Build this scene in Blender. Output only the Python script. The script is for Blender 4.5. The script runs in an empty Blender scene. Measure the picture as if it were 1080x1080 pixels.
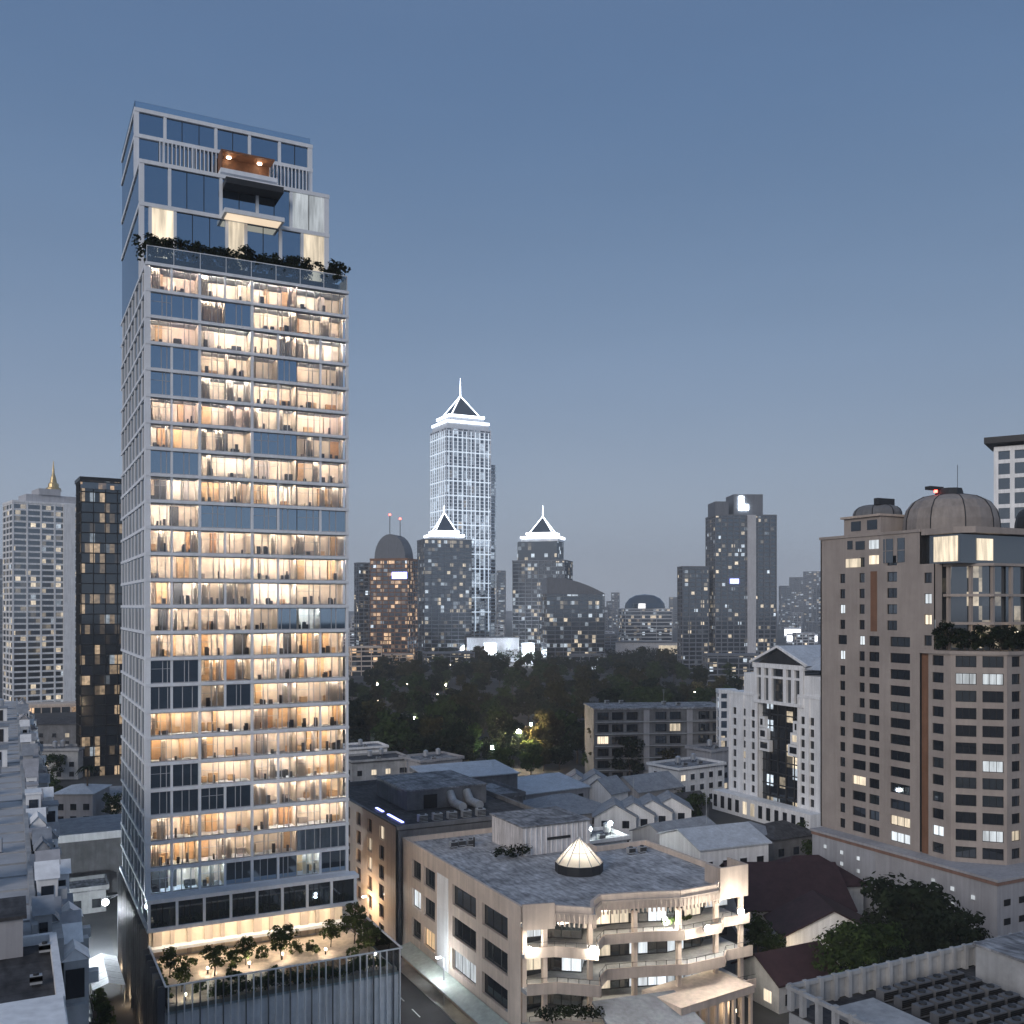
import bpy, math, random
from mathutils import Vector
R = math.radians
random.seed(7)
S = bpy.context.scene
COL = S.collection

# ------------------------------------------------------------------ camera
CAM_H, F, HZ, CX = 55.0, 1045.0, 640.0, 540.0
YAW = R(26.9)
cam_d = bpy.data.cameras.new('camera'); cam = bpy.data.objects.new('camera', cam_d); COL.objects.link(cam)
cam.location = (0, 0, CAM_H); cam.rotation_euler = (R(90), 0, -YAW)
cam_d.sensor_width = 36; cam_d.lens = 36 * F / 1080; cam_d.shift_y = (HZ - 540) / 1080
cam_d.clip_start = 1; cam_d.clip_end = 30000
S.camera = cam
# ------------------------------------------------------------------ sky, sun, exposure
SUN_EL, SUN_ROT = R(9), R(245)          # low in the west, behind the camera on the left
wd = bpy.data.worlds.new('World'); S.world = wd; wd.use_nodes = True
nt = wd.node_tree
sky = nt.nodes.new('ShaderNodeTexSky'); sky.sky_type = 'NISHITA'; sky.sun_disc = False
sky.sun_elevation = SUN_EL; sky.sun_rotation = SUN_ROT
sky.air_density = 1.6; sky.dust_density = 0.6; sky.ozone_density = 4.0
bg = nt.nodes['Background']; bg.inputs['Strength'].default_value = 0.06
# dusk: the blue hour colours by height above the horizon, over the Nishita sky; zenith out of view brightened as added fill
geo = nt.nodes.new('ShaderNodeTexCoord'); sep = nt.nodes.new('ShaderNodeSeparateXYZ')
nt.links.new(geo.outputs['Generated'], sep.inputs[0])
rmp = nt.nodes.new('ShaderNodeValToRGB'); rmp.color_ramp.interpolation = 'B_SPLINE'
els = rmp.color_ramp.elements
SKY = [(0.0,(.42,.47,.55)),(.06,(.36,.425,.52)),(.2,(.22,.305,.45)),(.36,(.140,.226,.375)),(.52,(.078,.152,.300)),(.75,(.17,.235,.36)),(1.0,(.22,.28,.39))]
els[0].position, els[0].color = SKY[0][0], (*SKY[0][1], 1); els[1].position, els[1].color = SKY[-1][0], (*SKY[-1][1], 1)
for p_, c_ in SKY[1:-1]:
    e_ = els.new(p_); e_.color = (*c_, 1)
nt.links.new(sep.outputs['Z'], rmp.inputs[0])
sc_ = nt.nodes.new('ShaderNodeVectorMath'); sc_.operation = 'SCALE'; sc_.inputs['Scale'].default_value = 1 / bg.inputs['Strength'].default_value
hzn = nt.nodes.new('ShaderNodeTexNoise'); hzn.inputs['Scale'].default_value = 1.6; hzn.inputs['Detail'].default_value = 5
hmp = nt.nodes.new('ShaderNodeMapping'); hmp.inputs['Scale'].default_value = (1, 1, 4.5); hrg = nt.nodes.new('ShaderNodeMapRange')
hrg.inputs[1].default_value = .3; hrg.inputs[2].default_value = .7; hrg.inputs[3].default_value = .955; hrg.inputs[4].default_value = 1.045
nt.links.new(geo.outputs['Generated'], hmp.inputs[0]); nt.links.new(hmp.outputs[0], hzn.inputs['Vector']); nt.links.new(hzn.outputs[0], hrg.inputs[0])
hsc = nt.nodes.new('ShaderNodeVectorMath'); hsc.operation = 'SCALE'      # faint uneven veil of dusk cloud
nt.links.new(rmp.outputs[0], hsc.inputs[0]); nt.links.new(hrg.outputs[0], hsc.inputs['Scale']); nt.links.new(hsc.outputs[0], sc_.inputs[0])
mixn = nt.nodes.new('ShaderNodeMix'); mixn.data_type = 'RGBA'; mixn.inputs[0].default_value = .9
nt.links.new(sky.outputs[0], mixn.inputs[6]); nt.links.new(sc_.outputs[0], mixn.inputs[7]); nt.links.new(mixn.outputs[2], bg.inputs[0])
sd = bpy.data.lights.new('sun', 'SUN'); sd.energy = 1.45; sd.angle = R(25); sd.color = (1.0, .90, .82)
sun = bpy.data.objects.new('sun', sd); COL.objects.link(sun)
_to = Vector((-.80 * math.cos(R(20)), -.60 * math.cos(R(20)), math.sin(R(20))))
sun.rotation_euler = _to.to_track_quat('Z', 'Y').to_euler()
vs = S.view_settings; vs.view_transform = 'Standard'; vs.look = 'None'; vs.gamma = 1; vs.exposure = 0.12
S.cycles.use_denoising = True
S.cycles.max_bounces = 7; S.cycles.diffuse_bounces = 3; S.cycles.glossy_bounces = 3
S.cycles.transmission_bounces = 3; S.cycles.transparent_max_bounces = 8; S.cycles.volume_bounces = 2
S.cycles.sample_clamp_indirect = 4.0; S.cycles.caustics_reflective = False; S.cycles.caustics_refractive = False

# ------------------------------------------------------------------ helpers
RX, RY, FX, FY = math.cos(YAW), -math.sin(YAW), math.sin(YAW), math.cos(YAW)
def Pz(px, z, h=0.0):                       # point at camera depth z
    x = (px - CX) / F * z
    return (x * RX + z * FX, x * RY + z * FY, h)
def Ph(px, py, h=0.0):                      # point at height h under a sight line
    return Pz(px, F * (CAM_H - h) / (py - HZ), h)
def zh(py, z): return CAM_H - (py - HZ) * z / F

class MB:
    def __init__(s): s.v = []; s.f = []; s.m = []
    def face(s, pts, m=0):
        i = len(s.v); s.v.extend(pts); s.f.append(tuple(range(i, i + len(pts)))); s.m.append(m)
    def box(s, x0, x1, y0, y1, z0, z1, m=0, mt=None):
        i = len(s.v)
        s.v += [(x0,y0,z0),(x1,y0,z0),(x1,y1,z0),(x0,y1,z0),(x0,y0,z1),(x1,y0,z1),(x1,y1,z1),(x0,y1,z1)]
        for k, f in enumerate(((0,3,2,1),(4,5,6,7),(0,1,5,4),(1,2,6,5),(2,3,7,6),(3,0,4,7))):
            s.f.append(tuple(i + q for q in f)); s.m.append(mt if (k == 1 and mt is not None) else m)
    def prism(s, poly, z0, z1, m=0, mt=None):
        n = len(poly); i = len(s.v)
        s.v += [(p[0], p[1], z0) for p in poly] + [(p[0], p[1], z1) for p in poly]
        for k in range(n):
            q = (k + 1) % n; s.f.append((i + k, i + q, i + n + q, i + n + k)); s.m.append(m)
        s.f.append(tuple(i + n - 1 - k for k in range(n))); s.m.append(m)
        s.f.append(tuple(i + n + k for k in range(n))); s.m.append(m if mt is None else mt)
    def cyl(s, cx, cy, r0, r1, z0, z1, n=10, m=0, ph=0.0):
        i = len(s.v)
        for r, z in ((r0, z0), (r1, z1)):
            for k in range(n):
                a = 2 * math.pi * k / n + ph; s.v.append((cx + r * math.cos(a), cy + r * math.sin(a), z))
        for k in range(n):
            q = (k + 1) % n; s.f.append((i + k, i + q, i + n + q, i + n + k)); s.m.append(m)
        s.f.append(tuple(i + n - 1 - k for k in range(n))); s.m.append(m)
        s.f.append(tuple(i + n + k for k in range(n))); s.m.append(m)
    def tube(s, p, q, r, r2=None, n=6, m=0):
        p, q = Vector(p), Vector(q); r2 = r if r2 is None else r2
        d = (q - p).normalized(); a = d.orthogonal().normalized(); b = d.cross(a); i = len(s.v)
        for c, rr in ((p, r), (q, r2)):
            for k in range(n):
                t = 2 * math.pi * k / n; s.v.append(tuple(c + (a * math.cos(t) + b * math.sin(t)) * rr))
        for k in range(n):
            w = (k + 1) % n; s.f.append((i + k, i + w, i + n + w, i + n + k)); s.m.append(m)
        s.f.append(tuple(i + n - 1 - k for k in range(n))); s.m.append(m)
        s.f.append(tuple(i + n + k for k in range(n))); s.m.append(m)
    def lathe(s, cx, cy, prof, n=16, m=0):
        i = len(s.v); L = len(prof)
        for r, z in prof:
            for k in range(n):
                a = 2 * math.pi * k / n; s.v.append((cx + r * math.cos(a), cy + r * math.sin(a), z))
        for j in range(L - 1):
            for k in range(n):
                q = (k + 1) % n
                s.f.append((i+j*n+k, i+j*n+q, i+(j+1)*n+q, i+(j+1)*n+k)); s.m.append(m)
    def build(s, name, mats, parent=None, org=None, smooth=False):
        me = bpy.data.meshes.new(name)
        if org is None and parent is not None and parent.get('_org') is not None: org = parent['_org']
        v = s.v if org is None else [(p[0]-org[0], p[1]-org[1], p[2]-org[2]) for p in s.v]
        me.from_pydata([tuple(p) for p in v], [], s.f)
        for m in (mats if isinstance(mats, (list, tuple)) else [mats]): me.materials.append(m)
        if any(s.m): me.polygons.foreach_set('material_index', s.m)
        if smooth: me.polygons.foreach_set('use_smooth', [True] * len(me.polygons))
        me.update()
        o = bpy.data.objects.new(name, me); COL.objects.link(o)
        if parent is not None:
            o.parent = parent
            if parent.get('_org') is not None: o['_org'] = parent['_org']
        return o

def inst(name, me, parent, loc=(0,0,0), rz=0.0, sc=None):
    o = bpy.data.objects.new(name, me); COL.objects.link(o); o.parent = parent
    o.location = loc; o.rotation_euler = (0, 0, rz)
    if sc is not None: o.scale = sc
    return o
def tag(o, label, cat, group=None):
    o['label'] = label; o['category'] = cat
    if group: o['group'] = group
    return o
def thing(name, label, cat, loc=(0,0,0), rz=0.0, group=None, world=False):
    o = bpy.data.objects.new(name, None); COL.objects.link(o); o.empty_display_size = 1
    o.location = loc; o.rotation_euler = (0, 0, rz); tag(o, label, cat, group)
    if world: o['_org'] = tuple(loc)        # children are written in world coordinates
    return o
def structure(o): o['kind'] = 'structure'; return o
def stuff(o): o['kind'] = 'stuff'; return o
def copy_tree(o, parent=None):
    c = o.copy(); COL.objects.link(c); c.parent = parent
    for ch in list(o.children): copy_tree(ch, c)
    return c

# ------------------------------------------------------------------ materials
def nodes(name):
    m = bpy.data.materials.new(name); m.use_nodes = True
    return m, m.node_tree.nodes, m.node_tree.links, m.node_tree.nodes['Principled BSDF']
def surf(name, c, rough=.75, var=.22, scale=.35, spec=.3, streak=.12, fine=6.0, metal=0.0, bump=0.0):
    m, N, L, b = nodes(name)
    tc = N.new('ShaderNodeTexCoord')
    n1 = N.new('ShaderNodeTexNoise'); n1.inputs['Scale'].default_value = scale; n1.inputs['Detail'].default_value = 5
    n1.inputs['Roughness'].default_value = .65
    mp = N.new('ShaderNodeMapping'); mp.inputs['Scale'].default_value = (1.4, 1.4, .09)
    n2 = N.new('ShaderNodeTexNoise'); n2.inputs['Scale'].default_value = fine * .2; n2.inputs['Detail'].default_value = 4
    L.new(tc.outputs['Object'], n1.inputs['Vector']); L.new(tc.outputs['Object'], mp.inputs['Vector']); L.new(mp.outputs[0], n2.inputs['Vector'])
    r1 = N.new('ShaderNodeMapRange'); r1.inputs[1].default_value = .3; r1.inputs[2].default_value = .7
    r1.inputs[3].default_value = 1 - var; r1.inputs[4].default_value = 1 + var
    r2 = N.new('ShaderNodeMapRange'); r2.inputs[1].default_value = .3; r2.inputs[2].default_value = .7
    r2.inputs[3].default_value = 1 - streak; r2.inputs[4].default_value = 1 + streak
    L.new(n1.outputs[0], r1.inputs[0]); L.new(n2.outputs[0], r2.inputs[0])
    mu = N.new('ShaderNodeMath'); mu.operation = 'MULTIPLY'; L.new(r1.outputs[0], mu.inputs[0]); L.new(r2.outputs[0], mu.inputs[1])
    vm = N.new('ShaderNodeVectorMath'); vm.operation = 'SCALE'; vm.inputs[0].default_value = c
    L.new(mu.outputs[0], vm.inputs['Scale']); L.new(vm.outputs[0], b.inputs['Base Color'])
    b.inputs['Roughness'].default_value = rough; b.inputs['Specular IOR Level'].default_value = spec
    b.inputs['Metallic'].default_value = metal
    if bump:
        bp = N.new('ShaderNodeBump'); bp.inputs['Strength'].default_value = bump
        L.new(n1.outputs[0], bp.inputs['Height']); L.new(bp.outputs[0], b.inputs['Normal'])
    return m
def emis(name, c, s, back=(.5,.5,.5)):
    m, N, L, b = nodes(name)
    b.inputs['Base Color'].default_value = (*back, 1); b.inputs['Emission Color'].default_value = (*c, 1)
    b.inputs['Emission Strength'].default_value = s; return m
def dark_glass(name, body=(.012,.018,.026), refl=.3, tint=(.78,.9,1.0), rough=.03):
    m, N, L, b = nodes(name); out = N['Material Output']
    d = N.new('ShaderNodeBsdfDiffuse'); d.inputs[0].default_value = (*body, 1)
    g = N.new('ShaderNodeBsdfGlossy'); g.inputs[0].default_value = (*tint, 1); g.inputs['Roughness'].default_value = rough
    fr = N.new('ShaderNodeFresnel'); fr.inputs[0].default_value = 1.5
    ma = N.new('ShaderNodeMath'); ma.operation = 'MAXIMUM'; ma.inputs[1].default_value = refl
    mx = N.new('ShaderNodeMixShader'); L.new(fr.outputs[0], ma.inputs[0]); L.new(ma.outputs[0], mx.inputs[0])
    L.new(d.outputs[0], mx.inputs[1]); L.new(g.outputs[0], mx.inputs[2]); L.new(mx.outputs[0], out.inputs[0])
    tc = N.new('ShaderNodeTexCoord'); no = N.new('ShaderNodeTexNoise'); no.inputs['Scale'].default_value = .25
    bp = N.new('ShaderNodeBump'); bp.inputs['Strength'].default_value = .05
    L.new(tc.outputs['Object'], no.inputs['Vector']); L.new(no.outputs[0], bp.inputs['Height']); L.new(bp.outputs[0], g.inputs['Normal'])
    return m
def clear_glass(name, refl=.08, tint=(.97,.98,1)):
    m, N, L, b = nodes(name); out = N['Material Output']
    t = N.new('ShaderNodeBsdfTransparent'); t.inputs[0].default_value = (*tint, 1)
    g = N.new('ShaderNodeBsdfGlossy'); g.inputs['Roughness'].default_value = .02
    fr = N.new('ShaderNodeFresnel'); fr.inputs[0].default_value = 1.45
    ma = N.new('ShaderNodeMath'); ma.operation = 'MAXIMUM'; ma.inputs[1].default_value = refl
    mx = N.new('ShaderNodeMixShader'); L.new(fr.outputs[0], ma.inputs[0]); L.new(ma.outputs[0], mx.inputs[0])
    L.new(t.outputs[0], mx.inputs[1]); L.new(g.outputs[0], mx.inputs[2]); L.new(mx.outputs[0], out.inputs[0])
    return m
def city_glass(name, cell=(3.0, 3.4), frac=.2, warm=(1,.83,.60), cool=(.78,.89,1), strength=1.2, body=(.02,.027,.036), refl=.2, coolmix=.5):
    """curtain wall whose rooms are lit or dark, room by room"""
    m, N, L, b = nodes(name); out = N['Material Output']
    tc = N.new('ShaderNodeTexCoord')
    dv = N.new('ShaderNodeVectorMath'); dv.operation = 'DIVIDE'; dv.inputs[1].default_value = (cell[0], cell[0], cell[1])
    ad = N.new('ShaderNodeVectorMath'); ad.operation = 'ADD'; ad.inputs[1].default_value = (.37, .41, .02)
    fl = N.new('ShaderNodeVectorMath'); fl.operation = 'FLOOR'
    wn = N.new('ShaderNodeTexWhiteNoise'); wn.noise_dimensions = '3D'
    oi = N.new('ShaderNodeObjectInfo'); of = N.new('ShaderNodeVectorMath'); of.operation = 'ADD'
    L.new(tc.outputs['Object'], dv.inputs[0]); L.new(dv.outputs[0], ad.inputs[0]); L.new(ad.outputs[0], fl.inputs[0])
    L.new(fl.outputs[0], of.inputs[0]); L.new(oi.outputs['Random'], of.inputs[1]); L.new(of.outputs[0], wn.inputs['Vector'])
    lt = N.new('ShaderNodeMath'); lt.operation = 'LESS_THAN'; lt.inputs[1].default_value = frac; L.new(wn.outputs['Value'], lt.inputs[0])
    sp = N.new('ShaderNodeSeparateColor'); L.new(wn.outputs['Color'], sp.inputs[0])
    pw = N.new('ShaderNodeMath'); pw.operation = 'POWER'; pw.inputs[1].default_value = 1.7; L.new(sp.outputs[1], pw.inputs[0])
    no = N.new('ShaderNodeTexNoise'); no.inputs['Scale'].default_value = .9; L.new(tc.outputs['Object'], no.inputs['Vector'])
    m1 = N.new('ShaderNodeMath'); m1.operation = 'MULTIPLY'; L.new(pw.outputs[0], m1.inputs[0]); L.new(no.outputs[0], m1.inputs[1])
    m2 = N.new('ShaderNodeMath'); m2.operation = 'MULTIPLY'; L.new(m1.outputs[0], m2.inputs[0]); L.new(lt.outputs[0], m2.inputs[1])
    m3 = N.new('ShaderNodeMath'); m3.operation = 'MULTIPLY'; m3.inputs[1].default_value = strength * 3; L.new(m2.outputs[0], m3.inputs[0])
    cm = N.new('ShaderNodeMath'); cm.operation = 'LESS_THAN'; cm.inputs[1].default_value = coolmix; L.new(sp.outputs[2], cm.inputs[0])
    mc = N.new('ShaderNodeMix'); mc.data_type = 'RGBA'; mc.inputs[6].default_value = (*warm, 1); mc.inputs[7].default_value = (*cool, 1)
    L.new(cm.outputs[0], mc.inputs[0])
    em = N.new('ShaderNodeEmission'); L.new(mc.outputs[2], em.inputs[0]); L.new(m3.outputs[0], em.inputs[1])
    d = N.new('ShaderNodeBsdfDiffuse'); d.inputs[0].default_value = (*body, 1)
    g = N.new('ShaderNodeBsdfGlossy'); g.inputs[0].default_value = (.8, .9, 1, 1); g.inputs['Roughness'].default_value = .08
    mx = N.new('ShaderNodeMixShader'); mx.inputs[0].default_value = refl
    L.new(d.outputs[0], mx.inputs[1]); L.new(g.outputs[0], mx.inputs[2])
    ash = N.new('ShaderNodeAddShader'); L.new(mx.outputs[0], ash.inputs[0]); L.new(em.outputs[0], ash.inputs[1]); L.new(ash.outputs[0], out.inputs[0])
    return m
def lit_pane(name, c, s, stripe=5.0, lo=.25):
    """a lit room behind glass: uneven brightness with curtain folds"""
    m, N, L, b = nodes(name); out = N['Material Output']
    tc = N.new('ShaderNodeTexCoord'); oi = N.new('ShaderNodeObjectInfo')
    mp = N.new('ShaderNodeMapping'); mp.inputs['Scale'].default_value = (stripe, stripe, .35)
    L.new(tc.outputs['Object'], mp.inputs[0]); of = N.new('ShaderNodeMath'); of.operation = 'MULTIPLY'; of.inputs[1].default_value = 90
    L.new(oi.outputs['Random'], of.inputs[0])
    n = N.new('ShaderNodeTexNoise'); n.noise_dimensions = '4D'; n.inputs['Scale'].default_value = .5; n.inputs['Detail'].default_value = 3
    L.new(mp.outputs[0], n.inputs['Vector']); L.new(of.outputs[0], n.inputs['W'])
    r = N.new('ShaderNodeMapRange'); r.inputs[1].default_value = .35; r.inputs[2].default_value = .65; r.inputs[3].default_value = lo * s; r.inputs[4].default_value = s
    L.new(n.outputs[0], r.inputs[0])
    r2 = N.new('ShaderNodeMapRange'); r2.inputs[3].default_value = .45; r2.inputs[4].default_value = 1.25; L.new(oi.outputs['Random'], r2.inputs[0])
    mu = N.new('ShaderNodeMath'); mu.operation = 'MULTIPLY'; L.new(r.outputs[0], mu.inputs[0]); L.new(r2.outputs[0], mu.inputs[1])
    b.inputs['Base Color'].default_value = (.05,.05,.05,1); b.inputs['Roughness'].default_value = .1
    b.inputs['Emission Color'].default_value = (*c, 1); L.new(mu.outputs[0], b.inputs['Emission Strength'])
    return m
def leaf_mat(name, c1, c2, scale=.5):
    m, N, L, b = nodes(name); out = N['Material Output']
    tc = N.new('ShaderNodeTexCoord'); n = N.new('ShaderNodeTexNoise'); n.inputs['Scale'].default_value = scale; n.inputs['Detail'].default_value = 4
    L.new(tc.outputs['Object'], n.inputs['Vector'])
    cr = N.new('ShaderNodeMix'); cr.data_type = 'RGBA'; cr.inputs[6].default_value = (*c1, 1); cr.inputs[7].default_value = (*c2, 1)
    r = N.new('ShaderNodeMapRange'); r.inputs[1].default_value = .35; r.inputs[2].default_value = .65; L.new(n.outputs[0], r.inputs[0])
    L.new(r.outputs[0], cr.inputs[0])
    d = N.new('ShaderNodeBsdfDiffuse'); t = N.new('ShaderNodeBsdfTranslucent'); L.new(cr.outputs[2], d.inputs[0]); L.new(cr.outputs[2], t.inputs[0])
    mx = N.new('ShaderNodeMixShader'); mx.inputs[0].default_value = .25; L.new(d.outputs[0], mx.inputs[1]); L.new(t.outputs[0], mx.inputs[2]); L.new(mx.outputs[0], out.inputs[0])
    return m
def roof_mat(name, c, stain, scale=.30):
    """weathered flat roof: blotches and seams of old waterproofing"""
    m, N, L, b = nodes(name)
    tc = N.new('ShaderNodeTexCoord')
    n = N.new('ShaderNodeTexNoise'); n.inputs['Scale'].default_value = scale; n.inputs['Detail'].default_value = 9; n.inputs['Roughness'].default_value = .7
    n.inputs['Distortion'].default_value = .6
    n2 = N.new('ShaderNodeTexNoise'); n2.inputs['Scale'].default_value = scale * 7; n2.inputs['Detail'].default_value = 6
    mp = N.new('ShaderNodeMapping'); mp.inputs['Scale'].default_value = (1, .3, 1); L.new(tc.outputs['Object'], mp.inputs[0])
    L.new(tc.outputs['Object'], n.inputs['Vector']); L.new(mp.outputs[0], n2.inputs['Vector'])
    r = N.new('ShaderNodeMapRange'); r.inputs[1].default_value = .36; r.inputs[2].default_value = .62; L.new(n.outputs[0], r.inputs[0])
    r2 = N.new('ShaderNodeMapRange'); r2.inputs[1].default_value = .35; r2.inputs[2].default_value = .65; r2.inputs[3].default_value = .65; r2.inputs[4].default_value = 1.25; L.new(n2.outputs[0], r2.inputs[0])
    mx = N.new('ShaderNodeMix'); mx.data_type = 'RGBA'; mx.inputs[6].default_value = (*stain, 1); mx.inputs[7].default_value = (*c, 1); L.new(r.outputs[0], mx.inputs[0])
    vm = N.new('ShaderNodeVectorMath'); vm.operation = 'SCALE'; L.new(mx.outputs[2], vm.inputs[0]); L.new(r2.outputs[0], vm.inputs['Scale'])
    br = N.new('ShaderNodeTexBrick'); br.inputs['Scale'].default_value = 1; br.inputs['Brick Width'].default_value = 9; br.inputs['Row Height'].default_value = 1.6
    br.inputs['Mortar Size'].default_value = .035; br.inputs['Color1'].default_value = (1,1,1,1); br.inputs['Color2'].default_value = (.88,.88,.89,1); br.inputs['Mortar'].default_value = (.62,.62,.62,1)
    L.new(tc.outputs['Object'], br.inputs['Vector']); v2 = N.new('ShaderNodeVectorMath'); v2.operation = 'MULTIPLY'
    L.new(vm.outputs[0], v2.inputs[0]); L.new(br.outputs['Color'], v2.inputs[1])
    L.new(v2.outputs[0], b.inputs['Base Color']); b.inputs['Roughness'].default_value = .8; b.inputs['Specular IOR Level'].default_value = .2
    return m

M = dict(
    white=surf('white_render', (.80,.81,.82), .55, .08, .3),
    slab=surf('pale_slab', (.74,.77,.81), .5, .07, .25, streak=.06),
    ceil=surf('ceiling_plaster', (.75,.72,.68), .8, .03),
    concrete=surf('concrete', (.36,.37,.38), .85, .25, .3),
    dconcrete=surf('dark_concrete', (.16,.165,.175), .85, .3, .3),
    asphalt=surf('asphalt', (.05,.052,.056), .85, .35, .08, streak=0),
    ground=surf('city_ground', (.055,.056,.056), .95, .6, .035, streak=0),
    pave=surf('pavement', (.42,.42,.41), .8, .2, .6, streak=0),
    beige=surf('beige_render', (.62,.52,.44), .8, .12, .22),
    beige2=surf('tan_render', (.47,.395,.34), .8, .14, .22),
    brown=surf('taupe_tile', (.345,.302,.275), .75, .14, .16, streak=.07),
    brown_d=surf('terracotta_recess', (.20,.105,.065), .75, .15),
    greywall=surf('grey_render', (.36,.36,.38), .8, .12, .15),
    redband=surf('terracotta_band', (.24,.15,.12), .8, .15),
    wood=surf('warm_wood', (.40,.22,.10), .5, .3, 1.5),
    woodl=surf('light_oak', (.55,.36,.19), .5, .25, 1.5),
    cream=surf('cream_wall', (.74,.64,.52), .8, .06),
    mdark=surf('painted_steel', (.12,.125,.135), .5, .2),
    dark=surf('dark_metal', (.03,.032,.036), .5, .2),
    black=surf('black_frame', (.016,.017,.019), .4, .1),
    steel=surf('brushed_steel', (.55,.57,.60), .35, .08, .5, metal=.6),
    galv=surf('galvanised', (.42,.44,.46), .5, .2, .5, metal=.3),
    bark=surf('bark', (.09,.07,.055), .9, .3, 2),
    roof=roof_mat('weathered_roof', (.56,.57,.59), (.27,.275,.285)),
    roofg=roof_mat('grey_roof', (.38,.39,.41), (.10,.105,.115)),
    roofd=roof_mat('dark_roof', (.09,.09,.095), (.045,.045,.048)),
    tile=surf('grey_tile', (.26,.28,.31), .7, .25, .5),
    tileblue=surf('blue_grey_sheet', (.48,.52,.57), .5, .15, .4),
    tilered=surf('maroon_tile', (.036,.018,.022), .75, .3, .6),
    soil=surf('soil', (.05,.04,.03), .95, .3, 2),
    dglass=dark_glass('reflective_glass', (.012,.018,.028), .50, (.66,.83,1.0)),
    bglass=dark_glass('dark_window', (.014,.017,.022), .10, (.85,.92,1)),
    mglass=dark_glass('tinted_window', (.03,.037,.043), .18, (.85,.92,1)),
    cglass=clear_glass('clear_glass'),
    rail=clear_glass('balustrade_glass', .16, (.80,.87,.92)),
    lamp_w=emis('warm_room_lamp', (1,.83,.66), 170), lamp_w2=emis('soft_room_lamp', (1,.81,.63), 118), lamp_w3=emis('bright_room_lamp', (1,.88,.76), 205), lamp_p=emis('rosy_room_lamp', (1,.76,.66), 125),
    lamp_o=emis('amber_room_lamp', (1,.77,.54), 150),
    lamp_c=emis('cool_room_lamp', (.72,.88,1), 120),
    lamp_d=emis('dim_room_lamp', (1,.82,.64), 52),
    flood=emis('floodlight_lens', (1,.93,.82), 60),
    floodc=emis('cool_floodlight_lens', (.86,.93,1), 70),
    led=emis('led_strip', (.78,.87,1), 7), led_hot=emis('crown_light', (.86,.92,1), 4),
    ledb=emis('blue_led', (.30,.34,1), 4), screen=emis('bright_screen', (.86,.92,1), 8),
    beacon=emis('red_beacon', (1,.08,.05), 9), gold=surf('gilded', (.55,.42,.22), .35, .2, 1, metal=.6),
    lw=lit_pane('warm_lit_window', (1,.84,.62), 1.2, 3.0, .5), lc=lit_pane('cool_lit_window', (.88,.95,1), 1.15, 3.0, .5),
    lo=lit_pane('amber_lit_window', (1,.68,.38), .8, 3.0, .45),
    leaf=leaf_mat('leaf_green', (.022,.036,.014), (.055,.085,.028)),
    leafd=leaf_mat('leaf_dark', (.010,.016,.010), (.028,.040,.022)),
    leafy=leaf_mat('leaf_warm_green', (.04,.055,.018), (.10,.13,.045)),
)
def curtain_mat():
    m, N, L, b = nodes('sheer_curtain'); out = N['Material Output']
    d = N.new('ShaderNodeBsdfDiffuse'); t = N.new('ShaderNodeBsdfTranslucent')
    for x in (d, t): x.inputs[0].default_value = (.90,.84,.76,1)
    mx = N.new('ShaderNodeMixShader'); mx.inputs[0].default_value = .78
    L.new(d.outputs[0], mx.inputs[1]); L.new(t.outputs[0], mx.inputs[2]); L.new(mx.outputs[0], out.inputs[0]); return m
M['curtain'] = curtain_mat()
M['lens'] = emis('lamp_lens', (1,.82,.6), 9)

# ------------------------------------------------------------------ facade with real openings
def wall_open(mb, o, a, W, H, rects, rev=.35, m=0):
    """wall W x H from bottom-left corner o, facing (sin a, -cos a); rects are openings (u0, v0, u1, v1)"""
    u = (math.cos(a), math.sin(a)); n = (math.sin(a), -math.cos(a))
    def pt(x, z, d=0.0): return (o[0] + u[0]*x - n[0]*d, o[1] + u[1]*x - n[1]*d, o[2] + z)
    us = sorted({0.0, W, *[r[0] for r in rects], *[r[2] for r in rects]}); vsx = sorted({0.0, H, *[r[1] for r in rects], *[r[3] for r in rects]})
    for j in range(len(vsx) - 1):
        vc = (vsx[j] + vsx[j+1]) / 2; row = [r for r in rects if r[1] < vc < r[3]]; st = None
        for i in range(len(us) - 1):
            uc = (us[i] + us[i+1]) / 2; hole = any(r[0] < uc < r[2] for r in row)
            if not hole and st is None: st = us[i]
            if (hole or i == len(us) - 2) and st is not None:
                e = us[i] if hole else us[i+1]
                mb.face([pt(st, vsx[j]), pt(e, vsx[j]), pt(e, vsx[j+1]), pt(st, vsx[j+1])], m); st = None
    for (a0, b0, a1, b1) in rects:
        mb.face([pt(a0,b0), pt(a1,b0), pt(a1,b0,rev), pt(a0,b0,rev)], m); mb.face([pt(a0,b1,rev), pt(a1,b1,rev), pt(a1,b1), pt(a0,b1)], m)
        mb.face([pt(a0,b0,rev), pt(a0,b1,rev), pt(a0,b1), pt(a0,b0)], m); mb.face([pt(a1,b0), pt(a1,b1), pt(a1,b1,rev), pt(a1,b0,rev)], m)
_wm = {}
def win_meshes(w, h, n, fm, t=.09):
    k = (round(w,2), round(h,2), n, fm.name)
    if k not in _wm:
        f = MB(); f.box(0,w,0,.1,0,t); f.box(0,w,0,.1,h-t,h); f.box(0,t,0,.1,t,h-t); f.box(w-t,w,0,.1,t,h-t)
        for i in range(1, n): f.box(w*i/n-t/2, w*i/n+t/2, .01, .09, t, h-t)
        fo = f.build('window', fm); p = MB(); p.box(.02, w-.02, .055, .075, .02, h-.02); po = p.build('pane', M['bglass'])
        _wm[k] = (fo.data, po.data)
        for q in (fo, po): bpy.data.objects.remove(q)
    return _wm[k]
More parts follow.
